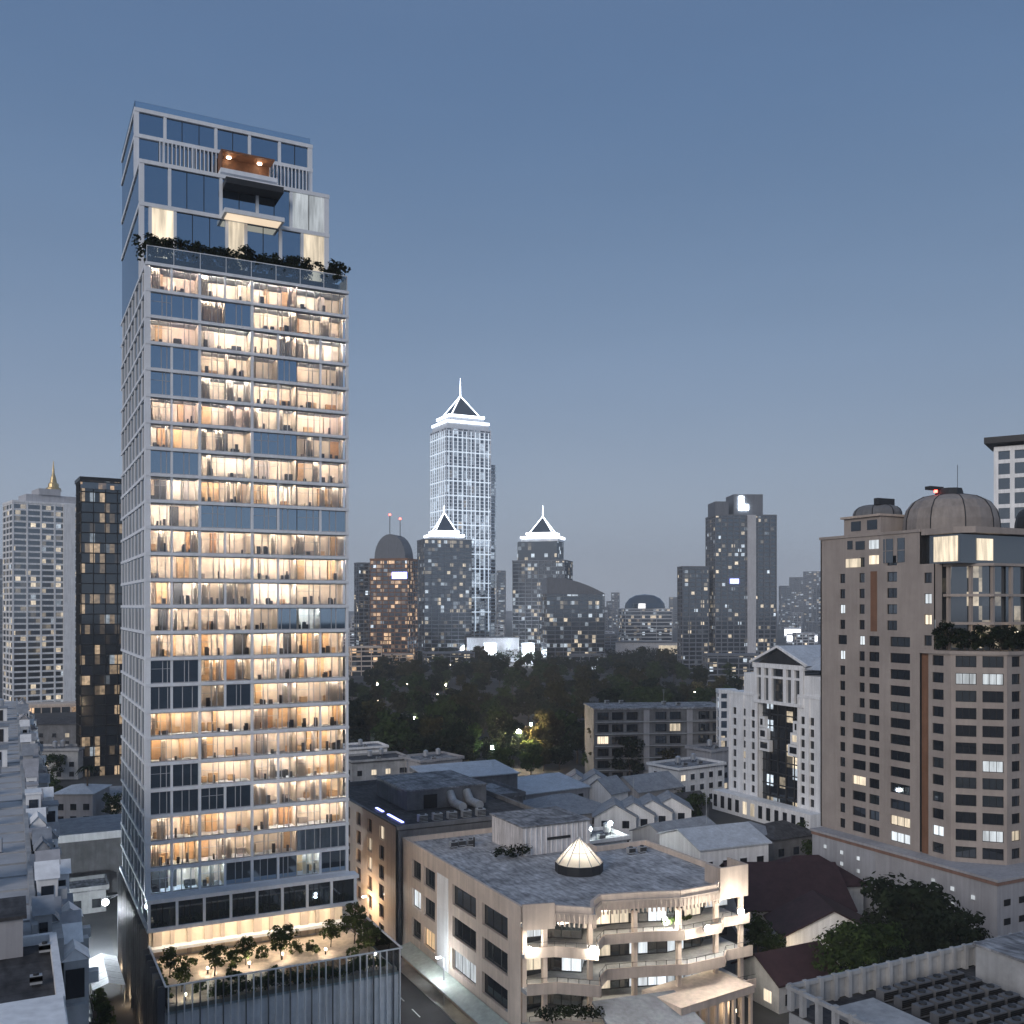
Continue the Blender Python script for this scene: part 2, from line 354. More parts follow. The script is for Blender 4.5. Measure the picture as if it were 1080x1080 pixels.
def window(parent, o, a, r, mat, n=2, fm=None, rev=.35, name='window'):
    org = parent.get('_org') or (0,0,0)
    u = (math.cos(a), math.sin(a)); nn = (math.sin(a), -math.cos(a)); d = rev - .12
    fd, pd = win_meshes(r[2]-r[0], r[3]-r[1], n, fm or M['black'])
    w = inst(name, fd, parent, (o[0]+u[0]*r[0]-nn[0]*d-org[0], o[1]+u[1]*r[0]-nn[1]*d-org[1], o[2]+r[1]-org[2]), a)
    p = inst('pane', pd, w)
    p.material_slots[0].link = 'OBJECT'; p.material_slots[0].material = mat
    return w
def windows_stuff(parent, items, fm, mats, name='further_windows', rev=.35):
    """the windows past the hundred largest, as one part"""
    mb = MB()
    for (o, a, r, mi) in items:
        u = (math.cos(a), math.sin(a)); n = (math.sin(a), -math.cos(a))
        def pt(x, z, d): return (o[0]+u[0]*x-n[0]*d, o[1]+u[1]*x-n[1]*d, o[2]+z)
        for (u0, u1, v0, v1, d, m) in ((r[0], r[2], r[1], r[3], rev-.08, mi+1), (r[0], r[0]+.09, r[1], r[3], rev-.14, 0), (r[2]-.09, r[2], r[1], r[3], rev-.14, 0), (r[0], r[2], r[3]-.09, r[3], rev-.14, 0), (r[0], r[2], r[1], r[1]+.09, rev-.14, 0), ((r[0]+r[2])/2-.05, (r[0]+r[2])/2+.05, r[1], r[3], rev-.15, 0)):
            mb.face([pt(u0,v0,d), pt(u1,v0,d), pt(u1,v1,d), pt(u0,v1,d)], m)
    return stuff(mb.build(name, [fm] + mats, parent))
def plight(parent, loc, power, col, r=.3):
    d = bpy.data.lights.new('lamp_light', 'POINT'); d.energy = power; d.color = col; d.shadow_soft_size = r
    o = bpy.data.objects.new('lamp_light', d); COL.objects.link(o); o.parent = parent; o.location = loc
    return o

# ------------------------------------------------------------------ ground, roads
g = MB(); g.face([(-6000,-3000,0),(9000,-3000,0),(9000,12000,0),(-6000,12000,0)]); structure(g.build('ground', M['ground']))
g = MB(); g.face([(45.6,60,.004),(52.6,60,.004),(52.6,420,.004),(45.6,420,.004)]); structure(g.build('street', M['asphalt']))
g = MB()
for y in range(64, 240, 6): g.face([(49.02,y,.008),(49.18,y,.008),(49.18,y+3,.008),(49.02,y+3,.008)])
structure(g.build('road_markings', M['white']))
g = MB(); g.box(44.1,45.6,60,300,0,.13); g.box(52.6,54.7,60,300,0,.13); structure(g.build('pavement', M['pave']))
g = MB(); g.face([(4.2,100,.004),(14.9,100,.004),(14.9,330,.004),(4.2,330,.004)]); structure(g.build('alley_road', M['asphalt']))

# ------------------------------------------------------------------ trees
def leaf_quads(mb, c, r, n, size, rnd, m=0):
    for _ in range(n):
        while True:
            d = Vector((rnd.uniform(-1,1), rnd.uniform(-1,1), rnd.uniform(-1,1)))
            if .15 < d.length < 1: break
        p = Vector(c) + Vector((d.x*r, d.y*r, d.z*r*.75))
        ax = (d + Vector((rnd.uniform(-.8,.8), rnd.uniform(-.8,.8), rnd.uniform(-.2,1.0)))).normalized()
        t = ax.orthogonal().normalized(); b = ax.cross(t); an = rnd.uniform(0, 6.28)
        t, b = t*math.cos(an)+b*math.sin(an), b*math.cos(an)-t*math.sin(an)
        s = size * rnd.uniform(.6, 1.3)
        mb.face([tuple(p - t*s), tuple(p + b*s*.55), tuple(p + t*s), tuple(p - b*s*.55)], m)
def tree_meshes(seed, H, Rr, nclump, nleaf, leaf, mat, trunk=.28, low=.35):
    rnd = random.Random(seed); tr = MB(); cr = MB()
    k = H * low; tr.tube((0,0,-.2), (rnd.uniform(-.2,.2), rnd.uniform(-.2,.2), k), trunk, trunk*.7, 7)
    for i in range(nclump):
        a = rnd.uniform(0, 6.28); q = rnd.uniform(0, 1) ** .6; ht = rnd.uniform(0, 1)
        rr = Rr * q * math.sqrt(max(.05, 1 - (ht*1.0-.35)**2)) * .85
        c = (rr*math.cos(a), rr*math.sin(a), k + (H-k) * (ht*.82+.05))
        cl = Rr * rnd.uniform(.22, .42)
        leaf_quads(cr, c, cl, nleaf, leaf, rnd)
        if i < 9: tr.tube((0,0,k*rnd.uniform(.8,1)), (c[0]*.8, c[1]*.8, c[2]-.2), trunk*.4, trunk*.12, 5)
    t = tr.build('trunk', M['bark']); c = cr.build('crown', mat)
    td, cd = t.data, c.data; bpy.data.objects.remove(t); bpy.data.objects.remove(c); return td, cd
def place_tree(meshes, loc, label, cat='tree', sc=1.0, rz=None, group=None, name='tree'):
    o = thing(name, label, cat, loc, random.uniform(0, 6.28) if rz is None else rz, group)
    o.scale = (sc*random.uniform(.9,1.12), sc*random.uniform(.9,1.12), sc*random.uniform(.9,1.1))
    inst('trunk', meshes[0], o); inst('crown', meshes[1], o); return o

# ================================================================== the lit apartment tower
X0, X1, Y0, Y1 = 15.6, 42.0, 134.0, 165.0
T = thing('apartment_tower', 'tall glass apartment tower with rows of warm lit rooms in a white grid', 'tower', (28.8,149.5,0), world=True)
NR, ZT, DZ = 24, 99.0, 3.37
zk = [ZT - k*DZ for k in range(NR+1)]
sl = MB(); sl.box(X0-.14, X1+.3, Y0-.38, Y1+.2, -.32, .06)
s0 = sl.build('floor_slab', M['slab'], T)
s0.location.z = zk[0]
for k in range(1, NR+1):
    c = s0.copy(); COL.objects.link(c); c.location.z = zk[k]
W = X1 - X0
def persp(t): return t*126/(139-t*13)
BX = [X0 + W*persp(t) for t in (0,.268,.53,.755,1)]; HX = [X0 + W*persp(t) for t in (.127,.395,.66,.87)]
colm = MB()
colm.box(X0-.22, X0+.5, Y0-.30, Y0+.5, zk[-1], zk[0]-.5)
colm.box(X1-.1, X1+.24, Y0-.30, Y0+.3, zk[-1], zk[0]-.5)
colm.build('corner_column', M['slab'], T)
for b in BX[1:3]:
    q = MB(); q.box(b-.17, b+.17, Y0-.25, Y0+.2, zk[-1], zk[0]-.5); q.build('column', M['slab'], T)
iw = MB()
iw.box(X0+.35, X1-.1, Y0+3.0, Y0+3.2, zk[-1], zk[0]-.5)
for b in BX[1:4]: iw.box(b-.09, b+.09, Y0+.2, Y0+3.0, zk[-1], zk[0]-.5)
iw.box(X0+.35, X0+.5, Y0+.5, Y0+3.0, zk[-1], zk[0]-.5); iw.box(X1-.3, X1-.1, Y0+1.2, Y0+3.0, zk[-1], zk[0]-.5)
iw.build('interior_walls', M['cream'], T)
co = MB(); co.box(X0+.35, X1-.35, Y0+3.3, Y1-.2, 16, zk[0]-.5); co.build('core', M['dark'], T)
# lit state of each half bay: L warm, O amber, C cool, d dim, D dark
ROWS = """LL LL LL Ld|DD LD LL LL|LL LL LL LL|DD LL dD Ld|DD LL LL LL|LL LL LL LL|LO LL DD dd|DD LL LL LL|LL LL LL LL|LL DD DD DD|LL LL LL Ld|LO LL LL LL|LL Ld LL Ld|LL LL dD CD|OO OL OL OO|DD OL LL OO|DD dD OL OO|OO OO LO OO|OO OO LL OO|DD OO LL OO|DD DD OL OO|LO OL OL LO|OO OL dd DD|CC CD DD CD""".split('|')
rnd = random.Random(11)
frame_m = surf('window_frame', (.40,.41,.43), .45, .1)
for k in range(NR):
    zb, zt = zk[k+1]+.06, zk[k]-.32; h = zt - zb
    st = ROWS[k].split()
    for j in range(4):
        xa, xb, xm = BX[j], BX[j+1], HX[j]
        xa2 = xa + (.5 if j == 0 else .17 if j < 3 else .06); xb2 = xb - (.17 if j < 2 else .1 if j == 3 else .06)
        f = MB(); t = .05
        f.box(xa2, xb2, Y0-.02, Y0+.10, zb, zb+.12); f.box(xa2, xb2, Y0-.02, Y0+.10, zt-.10, zt)
        cuts = [xm] + [xa2 + (xb2-xa2)*q for q in (.2+rnd.uniform(-.06,.06), .34+rnd.uniform(-.03,.03), .68+rnd.uniform(-.04,.04), .84+rnd.uniform(-.05,.05))]
        for c in cuts: f.box(c-t, c+t, Y0-.03, Y0+.10, zb+.12, zt-.10)
        if rnd.random() < .75:
            f.box(xa2+.1, xm-.1, Y0, Y0+.08, zb+h*.62, zb+h*.62+.06)
        wb = rnd.random() < (.7 if j == 0 else .4)
        w = f.build('window', frame_m, T)
        if wb or (k in (10, 15, 16, 20) and j < 2):
            q = MB(); q.box(xm-.15, xm+.15, Y0-.24, Y0-.04, zb, zt); q.build('pier', M['slab'], w)
        lit = [c for c in st[j] if c != 'D']
        for side, (pa, pb) in enumerate(((xa2, xm-t), (xm+t, xb2))):
            code = st[j][side]
            p = MB(); p.box(pa, pb, Y0+.03, Y0+.06, zb+.12, zt-.10)
            p.build('pane', M['dglass'] if code == 'D' else M['cglass'], w)
            if code == 'D':
                if lit:
                    q = MB(); q.box(xm-.06, xm+.06, Y0+.1, Y0+3.0, zb, zt); q.build('partition', M['cream'], w)
                continue
            q = MB()
            q.box(pa+.08, pb-.08, Y0+.24, Y0+.27, zt-.14, zt-.03)
            q.build('ceiling_lamp', M[{'L':rnd.choice(('lamp_w','lamp_w','lamp_w2','lamp_w3','lamp_p' if k < 8 else 'lamp_w2')),'O':rnd.choice(('lamp_o','lamp_o','lamp_w2','lamp_w')),'C':'lamp_c','d':'lamp_d'}[code]], w)
            q = MB(); q.box(pa+.02, pb-.02, Y0+.16, Y0+.21, zt-.16, zt-.005); q.build('pelmet', M['cream'], w)
            # curtains
            q = MB(); x = pa + rnd.uniform(.05,.3)
            while x < pb - .5:
                wd_ = rnd.uniform(.35, 1.15)
                if rnd.random() < .2:
                    e = min(x+wd_, pb-.05); n = max(2, int((e-x)/.09)); y = Y0+.60
                    pts = [(x+(e-x)*i/n, y+(.05 if i % 2 else -.05)) for i in range(n+1)]
                    for i in range(n):
                        q.face([(*pts[i], zb+.05), (*pts[i+1], zb+.05), (*pts[i+1], zt-.04), (*pts[i], zt-.04)])
                x += wd_ + rnd.uniform(.02,.4)
            if q.f: q.build('curtain', M['curtain'], w)
            # joinery and furniture seen through the glass
            q = MB(); woody = code == 'O' or rnd.random() < .22
            for _ in range(rnd.randint(1,3)):
                a = rnd.uniform(pa+.1, pb-1.0); ww = rnd.uniform(.5,1.5); hh = rnd.choice((h-.1, h-.1, h-.1, .8, .8, 1.2))
                yb = Y0+2.96 if hh > 1.5 else rnd.uniform(Y0+1.8, Y0+2.9)
                q.box(a, min(a+ww, pb-.05), yb-rnd.uniform(.3,.6), yb, zb+.02, zb+hh)
            q.build('cabinet', M['woodl'] if woody else rnd.choice((M['cream'], M['cream'], M['brown'], M['wood'], M['dark'])), w)
            q = MB()
            for _ in range(rnd.randint(0,3)):
                a = rnd.uniform(pa+.3, pb-.5); q.box(a, a+rnd.uniform(.15,.5), Y0+.75, Y0+1.1, zb+.02, zb+rnd.uniform(.5,1.3))
            if q.f: q.build('furniture', M['dark'], w)
# west face of the tower: dark glass between slab edges with staggered fins
sg = MB(); sg.box(X0+.06, X0+.12, Y0+.5, Y1-.2, 0, zk[0]-.4); stuff(sg.build('side_glazing', M['mglass'], T))
sf = MB()
for k in range(NR+6):
    zt = ZT - k*DZ - .44; zb = zt - DZ + .5
    if zb < 1: break
    for i in range(7):
        y = Y0 + 3.2 + i*4.2 + (k % 3)*.9
        if y < Y1-.6: sf.box(X0-.12, X0+.05, y, y+(.16 if i % 2 else .5), zb, zt)
stuff(sf.build('side_fins', M['slab'], T))
# podium storeys on the west side
for z in (14.6, 10.9, 7.2, 3.6):
    q = MB(); q.box(X0-.3, X1, Y0+.4, Y1+.2, z-.4, z); q.build('floor_slab', M['slab'], T)
# amenity storey: projecting roof slab, posts, glass
q = MB(); q.box(X0-.25, 43.0, 131.4, Y0-.4, 17.62, 18.1); q.build('projecting_roof', M['slab'], T)
q = MB(); q.box(X0-.2, 42.9, 131.5, Y0+3, 14.0, 14.5); q.build('floor_beam', M['slab'], T)
for i in range(9):
    x = X0 + .05 + i*3.36
    q = MB(); q.box(x-.17, x+.17, 131.5, 131.9, 14.5, 17.62); q.build('post', M['slab'], T)
    if i < 8:
        q = MB(); q.box(x+.17, x+3.19, 131.72, 131.76, 14.5, 17.62); w = q.build('amenity_window', M['mglass'], T)
        q = MB(); q.box(x+1.6, x+1.68, 131.66, 131.71, 14.5, 17.6); q.box(x+.9, x+.96, 131.66, 131.71, 14.5, 17.6); q.build('mullion', M['black'], w)
# ---- crown tiers
def tier(name, xa, xb, ya, z0, z1):
    q = MB(); q.box(xa+.04, xb-.05, ya+.4, Y1-.1, z0, z1-.5); q.build(name, M['mglass'], T)
tier('crown_core', X0, 41.4, 141.0, ZT, 115.0); tier('crown_core', X0, 40.6, 147.0, 115.0, 124.6)
for (x1_, ya, z) in ((41.4,141,109.3), (41.4,141,115.0), (40.6,147,121.0), (40.6,147,124.6)):
    q = MB(); q.box(X0-.1, x1_+.2, ya-.25, Y1, z-.5, z+.02); q.build('crown_slab', M['slab'], T)
def crown_row(xs, ya, z0, z1, codes, y1_=None):
    for i in range(len(xs)-1):
        a, b = xs[i], xs[i+1]; code = codes[i]
        if code in 'LC':
            q = MB(); q.box(a+.2, b-.2, ya+.1, ya+.16, z0, z1); w = q.build('crown_window', M['lw' if code == 'L' else 'lc'], T)
        else:
            q = MB(); q.box(a+.17, b-.17, ya+.08, ya+.14, z0, z1); w = q.build('crown_window', M['dglass'], T)
        q = MB()
        n = max(1, int((b-a)/2.2))
        for j in range(1, n): x = a+(b-a)*j/n; q.box(x-.045, x+.045, ya, ya+.07, z0, z1)
        if q.f: q.build('mullion', M['black'], w)
    for i, x in enumerate(xs):
        q = MB(); ww = .34 if i in (0, len(xs)-1) else .2
        q.box(x-ww, x+ww, ya-.18, ya+.2, z0, z1); q.build('crown_pier', M['slab'], T)
crown_row([X0+.2,19.4,26.2,31.2,36,41.2], 141, 109.35, 114.5, 'DDDDC')
crown_row([X0+.2,16.9,20.1,27,29.6,34.5,37.6,41.2], 141, ZT, 108.8, 'DLDLDDL')
crown_row([X0+.2,19.6,26.6,31.4,35.8,40.4], 147, 121.05, 124.1, 'DDDDD')
crown_row([X0+.2,19.4,23.4,40.4], 147, 115.05, 120.5, 'DDD')
q = MB()
for a, b in ((18.8,27.2), (34.2,40.0)):
    x = a
    while x < b: q.box(x, x+.12, 146.45, 146.7, 115.1, 120.4); x += .55
q.box(18.8,27.3,146.5,146.65,120.4,120.5); q.box(34.2,40.1,146.5,146.65,120.4,120.5)
stuff(q.build('screen_fins', M['slab'], T))
# wooden sky balcony and the lit canopy below it
q = MB(); q.box(26.6,34.6,143.2,147.0,116.4,117.0); b_ = q.build('sky_balcony', M['slab'], T)
q = MB(); q.box(27,34.4,146.6,146.85,117,120.0); q.box(27,34.4,144,146.8,119.8,120.0); q.box(26.8,27,144,146.8,117,120); q.build('wood_lining', surf('dark_teak',(.20,.095,.05),.5,.3,1.5), b_)
for x in (28.2,32.6):
    q = MB(); q.cyl(x, 145.8, .35, .35, 119.66, 119.78, 10); q.build('downlight', M['lens'], b_); plight(b_, (x-28.8, 144.9-149.5, 118.9), 45, (1,.75,.5), .2)
q = MB(); q.box(26.2,34.4,138.2,141.0,108.9,109.5); c_ = q.build('lit_canopy', M['slab'], T)
q = MB(); q.box(26.6,34.0,138.5,140.8,108.82,108.88); q.build('soffit_light', emis('soft_soffit_light',(1,.78,.55),.8), c_)
q = MB(); q.box(26.4,34.3,138.3,141,113.0,113.8); q.build('upper_canopy', M['dark'], T)
q = MB(); q.box(X0, 40.5, 147.2,147.26,124.62,125.7); q.box(X0+.02,X0+.08,147.2,164.8,124.62,125.7); q.build('roof_balustrade', M['rail'], T)
# sky terrace balustrade
q = MB(); q.box(X0,X1+.1,Y0-.2,Y0-.14,ZT+.08,ZT+2.1); q.box(X1+.04,X1+.1,Y0-.1,140.8,ZT+.08,ZT+2.1); bl = q.build('terrace_balustrade', M['rail'], T)
q = MB(); q.box(X0,X1+.1,Y0-.22,Y0-.12,ZT+2.1,ZT+2.2)
for i in range(9): q.box(X0+i*3.3, X0+i*3.3+.07, Y0-.22, Y0-.12, ZT+.08, ZT+2.1)
q.build('rail', M['slab'], bl)
q = MB(); q.box(X0+.1,41.0,Y0+.4,Y0+2.2,ZT+.07,ZT+1.0); q.build('terrace_planter', M['dark'], T)
# ---- podium with the garden terrace
P = thing('garden_podium', 'finned podium with a lit garden terrace at the foot of the tower', 'podium', (29.6,126,0), world=True)
PX0, PX1, PY0, PY1, TZ, RZ = 15.6, 43.7, 116.5, 133.4, 9.4, 12.5
q = MB(); q.box(PX0+.3, PX1-.3, PY0+.35, PY1, 0, TZ); q.build('body', surf('podium_panel',(.78,.80,.82),.45,.15,.4), P)
q = MB(); q.face([(PX0+.4,PY0+1.5,TZ+.01),(PX1-.4,PY0+1.5,TZ+.01),(PX1-.4,PY1+2,TZ+.01),(PX0+.4,PY1+2,TZ+.01)]); q.build('terrace_floor', surf('terrace_stone',(.52,.43,.34),.6,.2,1.2), P)
q = MB(); q.box(PX0-.05,PX1+.05,PY0-.08,PY0+.12,RZ-.14,RZ); q.box(PX0-.08,PX0+.12,PY0+.12,PY1-1.9,RZ-.14,RZ); q.box(PX1-.12,PX1+.08,PY0+.12,PY1-1.9,RZ-.14,RZ); q.build('parapet_rail', M['white'], P)
q = MB(); q.box(PX0+.1,PX1-.1,PY0+.14,PY0+.18,TZ-.2,RZ-.14); q.box(PX0+.14,PX0+.18,PY0+.2,PY1-2,TZ-.2,RZ-.14); q.box(PX1-.18,PX1-.14,PY0+.2,PY1-2,TZ-.2,RZ-.14); q.build('parapet_glass', clear_glass('parapet_clear_glass',.06,(.9,.95,.96)), P)
x = PX0 + .3; i = 0
while x < PX1 and i < 60:
    q = MB(); q.box(x-.06, x+.06, PY0-.18, PY0+.1, 0, RZ-.16); q.build('fin', M['mdark'] if i % 3 == 1 else M['white'], P); x += .86; i += 1
q = MB(); y = PY0+.6
while y < 164: q.box(PX0-.75, PX0+.04, y-.09, y+.09, 0, RZ-.16 if y < 131 else 14.2); y += 2.3
stuff(q.build('side_fins', M['mdark'], P))
q = MB(); q.box(PX0-.02, PX0+.28, PY0+.4, PY1-2.2, 0, TZ); q.build('side_panel', M['galv'], P)
q = MB()
for y in range(118, 164, 3): q.box(PX0-.42, PX0-.3, y, y+.25, .02, .10)
stuff(q.build('uplights', emis('amber_uplight',(1,.66,.36),8), P))
for y in (121, 133, 146, 158): plight(P, (PX0-.9-29.6, y-126, 1.2), 150, (1,.70,.42), .25)
# lit lounge behind the terrace
q = MB(); q.box(PX0+.5, PX1-1.7, PY1+2.4, PY1+2.7, TZ, 14.0); q.build('lounge_wall', M['cream'], P)
q = MB(); x = 18.0
for i in range(12): q.box(16.6+i*2.15, 16.6+i*2.15+(.5 if i % 3 else 1.1), PY1+2.1, PY1+2.38, TZ+.02, 13.6)
q.build('lounge_panels', M['beige2'], P)
for i in range(6):
    q = MB(); q.box(17.2+i*4.2, 19.8+i*4.2, 132.3, 134.6, 13.86, 13.95); q.build('ceiling_lamp', M['lens'], P)
q = MB(); q.box(30.6,38.0,119.2,122.6,TZ+.02,TZ+.7)
for i in range(14): q.box(30.6+i*.55, 30.6+i*.55+.2, 118.9, 122.8, TZ+.75, TZ+.9)
q.build('timber_deck', M['wood'], P)
q = MB(); q.box(PX0+.5,PX1-.5,PY0+.4,PY0+1.4,TZ-.1,TZ+.5); q.box(PX0+.45,PX0+1.2,PY0+1.5,130.5,TZ,TZ+.55); q.build('planter', M['beige'], P)
for (x, y) in ((18.2,119.5),(22,127),(27,126.5),(31.5,127.8),(37,127),(41,122)):
    q = MB(); q.cyl(x, y, .09, .09, TZ, TZ+.55, 8); q.cyl(x, y, .16, .16, TZ+.55, TZ+.8, 8, 1); q.build('garden_lamp', [M['dark'], M['lens']], P)
    plight(P, (x-29.6, y-126, TZ+1.1), 190, (1,.82,.62), .15)
# plants on the terraces (each stands in a planter, a thing of its own)
small = [tree_meshes(100+i, 4.3, 1.7, 26, 34, .20, M['leafy'], .09, .3) for i in range(2)]
for (x, y, s, lab) in ((17.6,127.6,.85,'small terrace tree in the left corner beside the finned west side'),
                  (22.6,125.8,1.05,'small round terrace tree before the lit lounge, left of the deck'),
                  (26.8,127.8,.95,'slim terrace tree against the glowing lounge wall'),
                  (31.4,127.6,1.2,'tallest terrace tree in the middle of the lit garden'),
                  (38.4,129.4,.95,'terrace tree at the back right beside the lounge'),
                  (41.6,129.2,1.25,'bushy terrace tree under the right end of the projecting roof'),
                  (42.2,124.6,1.1,'dark terrace tree by the right parapet'),
                  (18.2,122.4,.75,'low leafy terrace tree by the west parapet glass')):
    place_tree(small[random.randint(0,1)], (x,y,TZ), lab, 'tree', s, group='trees on the garden terrace', name='terrace_tree')
def hedge(mb, a, b, r, n, leaf, seed, lean=0):
    rn = random.Random(seed); a, b = Vector(a), Vector(b)
    for i in range(n):
        t = (i+rn.random())/n; c = a.lerp(b, t); leaf_quads(mb, tuple(c+Vector((rn.uniform(-.2,.2), rn.uniform(-.2,.2), rn.uniform(-.2,.4)*r))), r*rn.uniform(.6,1.1), 36, leaf, rn)
hm = MB(); hedge(hm, (21,PY0+.85,TZ+1.3), (PX1-2,PY0+.85,TZ+1.3), .95, 60, .24, 5)
tag(hm.build('hedge', M['leafy']), 'green hedge behind the glass front parapet of the garden terrace', 'hedge')
hm = MB(); hedge(hm, (PX0+.8,PY0+2,TZ+1.0), (PX0+.8,130,TZ+1.0), .5, 16, .2, 6)
tag(hm.build('hedge', M['leafy']), 'narrow hedge along the west parapet of the garden terrace', 'hedge')
sky_sh = [tree_meshes(130+i, 3.4, 1.8, 24, 34, .22, M['leafd'], .08, .12) for i in range(3)]
xs = [15.9, 17.6, 19.4, 21.2, 22.9, 24.8, 26.4, 28.1, 29.7, 31.5, 33.1, 34.8, 36.2]
for i, x in enumerate(xs):
    place_tree(sky_sh[i % 3], (x, Y0+1.3, ZT+.9), 'dark bushy shrub in the row along the sky terrace of the tower', 'shrub', random.uniform(.85,1.1), group='row of sky terrace shrubs', name='sky_terrace_shrub')
place_tree(sky_sh[1], (40.3, Y0+1.6, ZT+.6), 'separate dark tree at the right corner of the sky terrace', 'tree', 1.35, name='sky_terrace_tree')

ts = [tree_meshes(180+i, 1.7, 1.1, 14, 30, .17, M['leafy'], .04, .1) for i in range(2)]
for i, (x, y) in enumerate(((20.2,121.5),(24.4,122.4),(25.2,128.8),(29.2,129.2),(33.6,129.4),(35.6,128.2),(29.0,121.6),(39.8,124.4),(40.4,120.6),(20.0,129.4),(22.0,118.9),(42.4,127),(38.9,119.4))):
    place_tree(ts[i%2], (x,y,TZ), 'low round shrub set about the lit garden terrace', 'shrub', random.uniform(.8,1.3), group='low shrubs of the garden terrace', name='garden_shrub')
# ================================================================== the shopping block in front on the right
def bar(mb, p, q, w, z0, z1, m=0):
    p, q = Vector(p), Vector(q); d = (q-p).normalized(); n = Vector((-d.y, d.x))*w/2
    mb.prism([tuple(p-n), tuple(q-n), tuple(q+n), tuple(p+n)], z0, z1, m)
def parapet(mb, poly, w, z0, z1, closed=True):
    n = len(poly)
    for i in range(n if closed else n-1):
        bar(mb, poly[i], poly[(i+1) % n], w, z0, z1 + (.012 if i % 2 else 0))
ML = thing('shopping_block', 'beige shopping block with a stained flat roof and lit curved terraces', 'building', (70,122,0), world=True)
q = MB(); q.prism([(55.6,108.5),(83.6,111.5),(87.6,111.5),(87.6,127),(78.8,127),(78.8,145.6),(55.6,145.6)], 0, 18.0)
q.build('core', M['mglass'], ML)
rowsz = [(.5,3.5),(4.9,7.7),(9.4,12.2),(13.8,16.6)]
rects = []
for (a, b) in rowsz:
    rects += [(4.2,7.9,a,b),(9.0,13.4,a,b),(19.7,27.5,a,b),(29.4,36.8,a,b)]
rects = [(r[0], r[2], r[1], r[3]) for r in rects]
oL, aL = (54.8,146.0,0.0), R(-90)
q = MB(); wall_open(q, oL, aL, 40.4, 18.9, rects, .5); q.box(54.8,55.6,145.6,146.01,0,18.88); q.box(54.82,55.3,105.7,145.6,18.0,18.9); q.build('wall', M['beige'], ML)
q = MB(); q.box(54.74,54.8,127.7,131.7,.2,16.9); q.build('white_panel', M['white'], ML)
rn = random.Random(3)
lits = {(5,):'lw'}
for i, r in enumerate(rects):
    m = {6:'lc', 8:'lc', 12:'mglass', 5:'lo', 2:'lw', 1:'lc'}.get(i, 'mglass' if rn.random() < .7 else 'bglass')
    w = window(ML, oL, aL, r, M[m], 3 if r[2]-r[0] > 6 else 2, rev=.5)
    q = MB(); q.box(r[0], r[2], -.12, .02, 0, 0)
polyR = [(54.97,105.6),(58.5,104.6),(62.5,101.2),(63.8,103.6),(66,105.5),(71,104.2),(76,102.4),(82,102.6),(83.6,104.2),(88,104.2),(88,127.5),(79,127.5),(79,145.9),(54.97,145.9)]
q = MB(); q.prism(polyR, 17.75, 18.2); q.build('roof', M['roof'], ML)
q = MB()
inn = [(55.0,105.9),(58.4,104.9),(62.3,101.6),(63.7,103.9),(66,105.8),(71,104.5),(76,102.7),(81.9,102.9),(83.6,104.5),(87.7,104.5),(87.7,127.2),(78.7,127.2),(78.7,145.7),(55.0,145.7)]
parapet(q, inn, .42, 18.2, 18.95); q.build('parapet', M['beige'], ML)
q = MB(); bar(q, (54.85,105.35),(58.7,104.35), .3, 16.2, 19.3); q.build('corner_fascia', M['beige2'], ML)
q = MB(); bar(q, (83.4,104.0),(88.1,104.0), .3, 16.4, 20.6); q.box(87.9,88.2,104.16,108,16.4,20.58); q.box(83.3,83.6,104.16,107,16.4,20.57); q.build('corner_fascia', M['beige2'], ML)
front = polyR[:10]
def off(pl, d): return [(x, y-d) for x, y in pl]
for nm, z0, z1, d in (('canopy_fascia',17.0,18.2,.15),('terrace_slab',12.9,14.2,.7),('terrace_slab',8.7,10.1,1.3),('terrace_slab',4.7,5.9,2.0)):
    pl = off(front, d); pl[0] = (54.9, pl[0][1]); ring = pl + [(88,112.5),(54.9,110.2)]
    q = MB(); q.prism(ring, z0, z1 - (.9 if nm == 'terrace_slab' else .02)); sb = q.build(nm, M['concrete'] if nm != 'canopy_fascia' else M['beige2'], ML)
    if nm == 'terrace_slab':
        q = MB()
        for i in range(len(pl)-1): bar(q, pl[i], pl[i+1], .16, z0+.02, z1 + (.01 if i % 2 else 0))
        q.build('fascia', M['beige2'], sb)
        q = MB()
        for i in range(len(pl)-1):
            p_, q_ = Vector(pl[i]), Vector(pl[i+1]); L_ = (q_-p_).length; n_ = max(1, int(L_/1.3))
            for j in range(n_):
                c = p_.lerp(q_, j/n_); q.box(c.x-.025, c.x+.025, c.y+.02, c.y+.07, z1-.02, z1+.55)
            q.tube((p_.x,p_.y+.05,z1+.56),(q_.x,q_.y+.05,z1+.56),.03)
        q.build('railing', M['dark'], sb)
    else:
        q = MB()
        for i in range(len(pl)-1):
            p_, q_ = Vector(pl[i]), Vector(pl[i+1]); L_ = (q_-p_).length; n_ = max(2, int(L_/.55))
            for j in range(n_):
                c = p_.lerp(q_, (j+.5)/n_); q.box(c.x-.05, c.x+.05, c.y-.12, c.y+.2, 16.5, 17.9)
        stuff(q.build('canopy_fins', M['beige2'], sb))
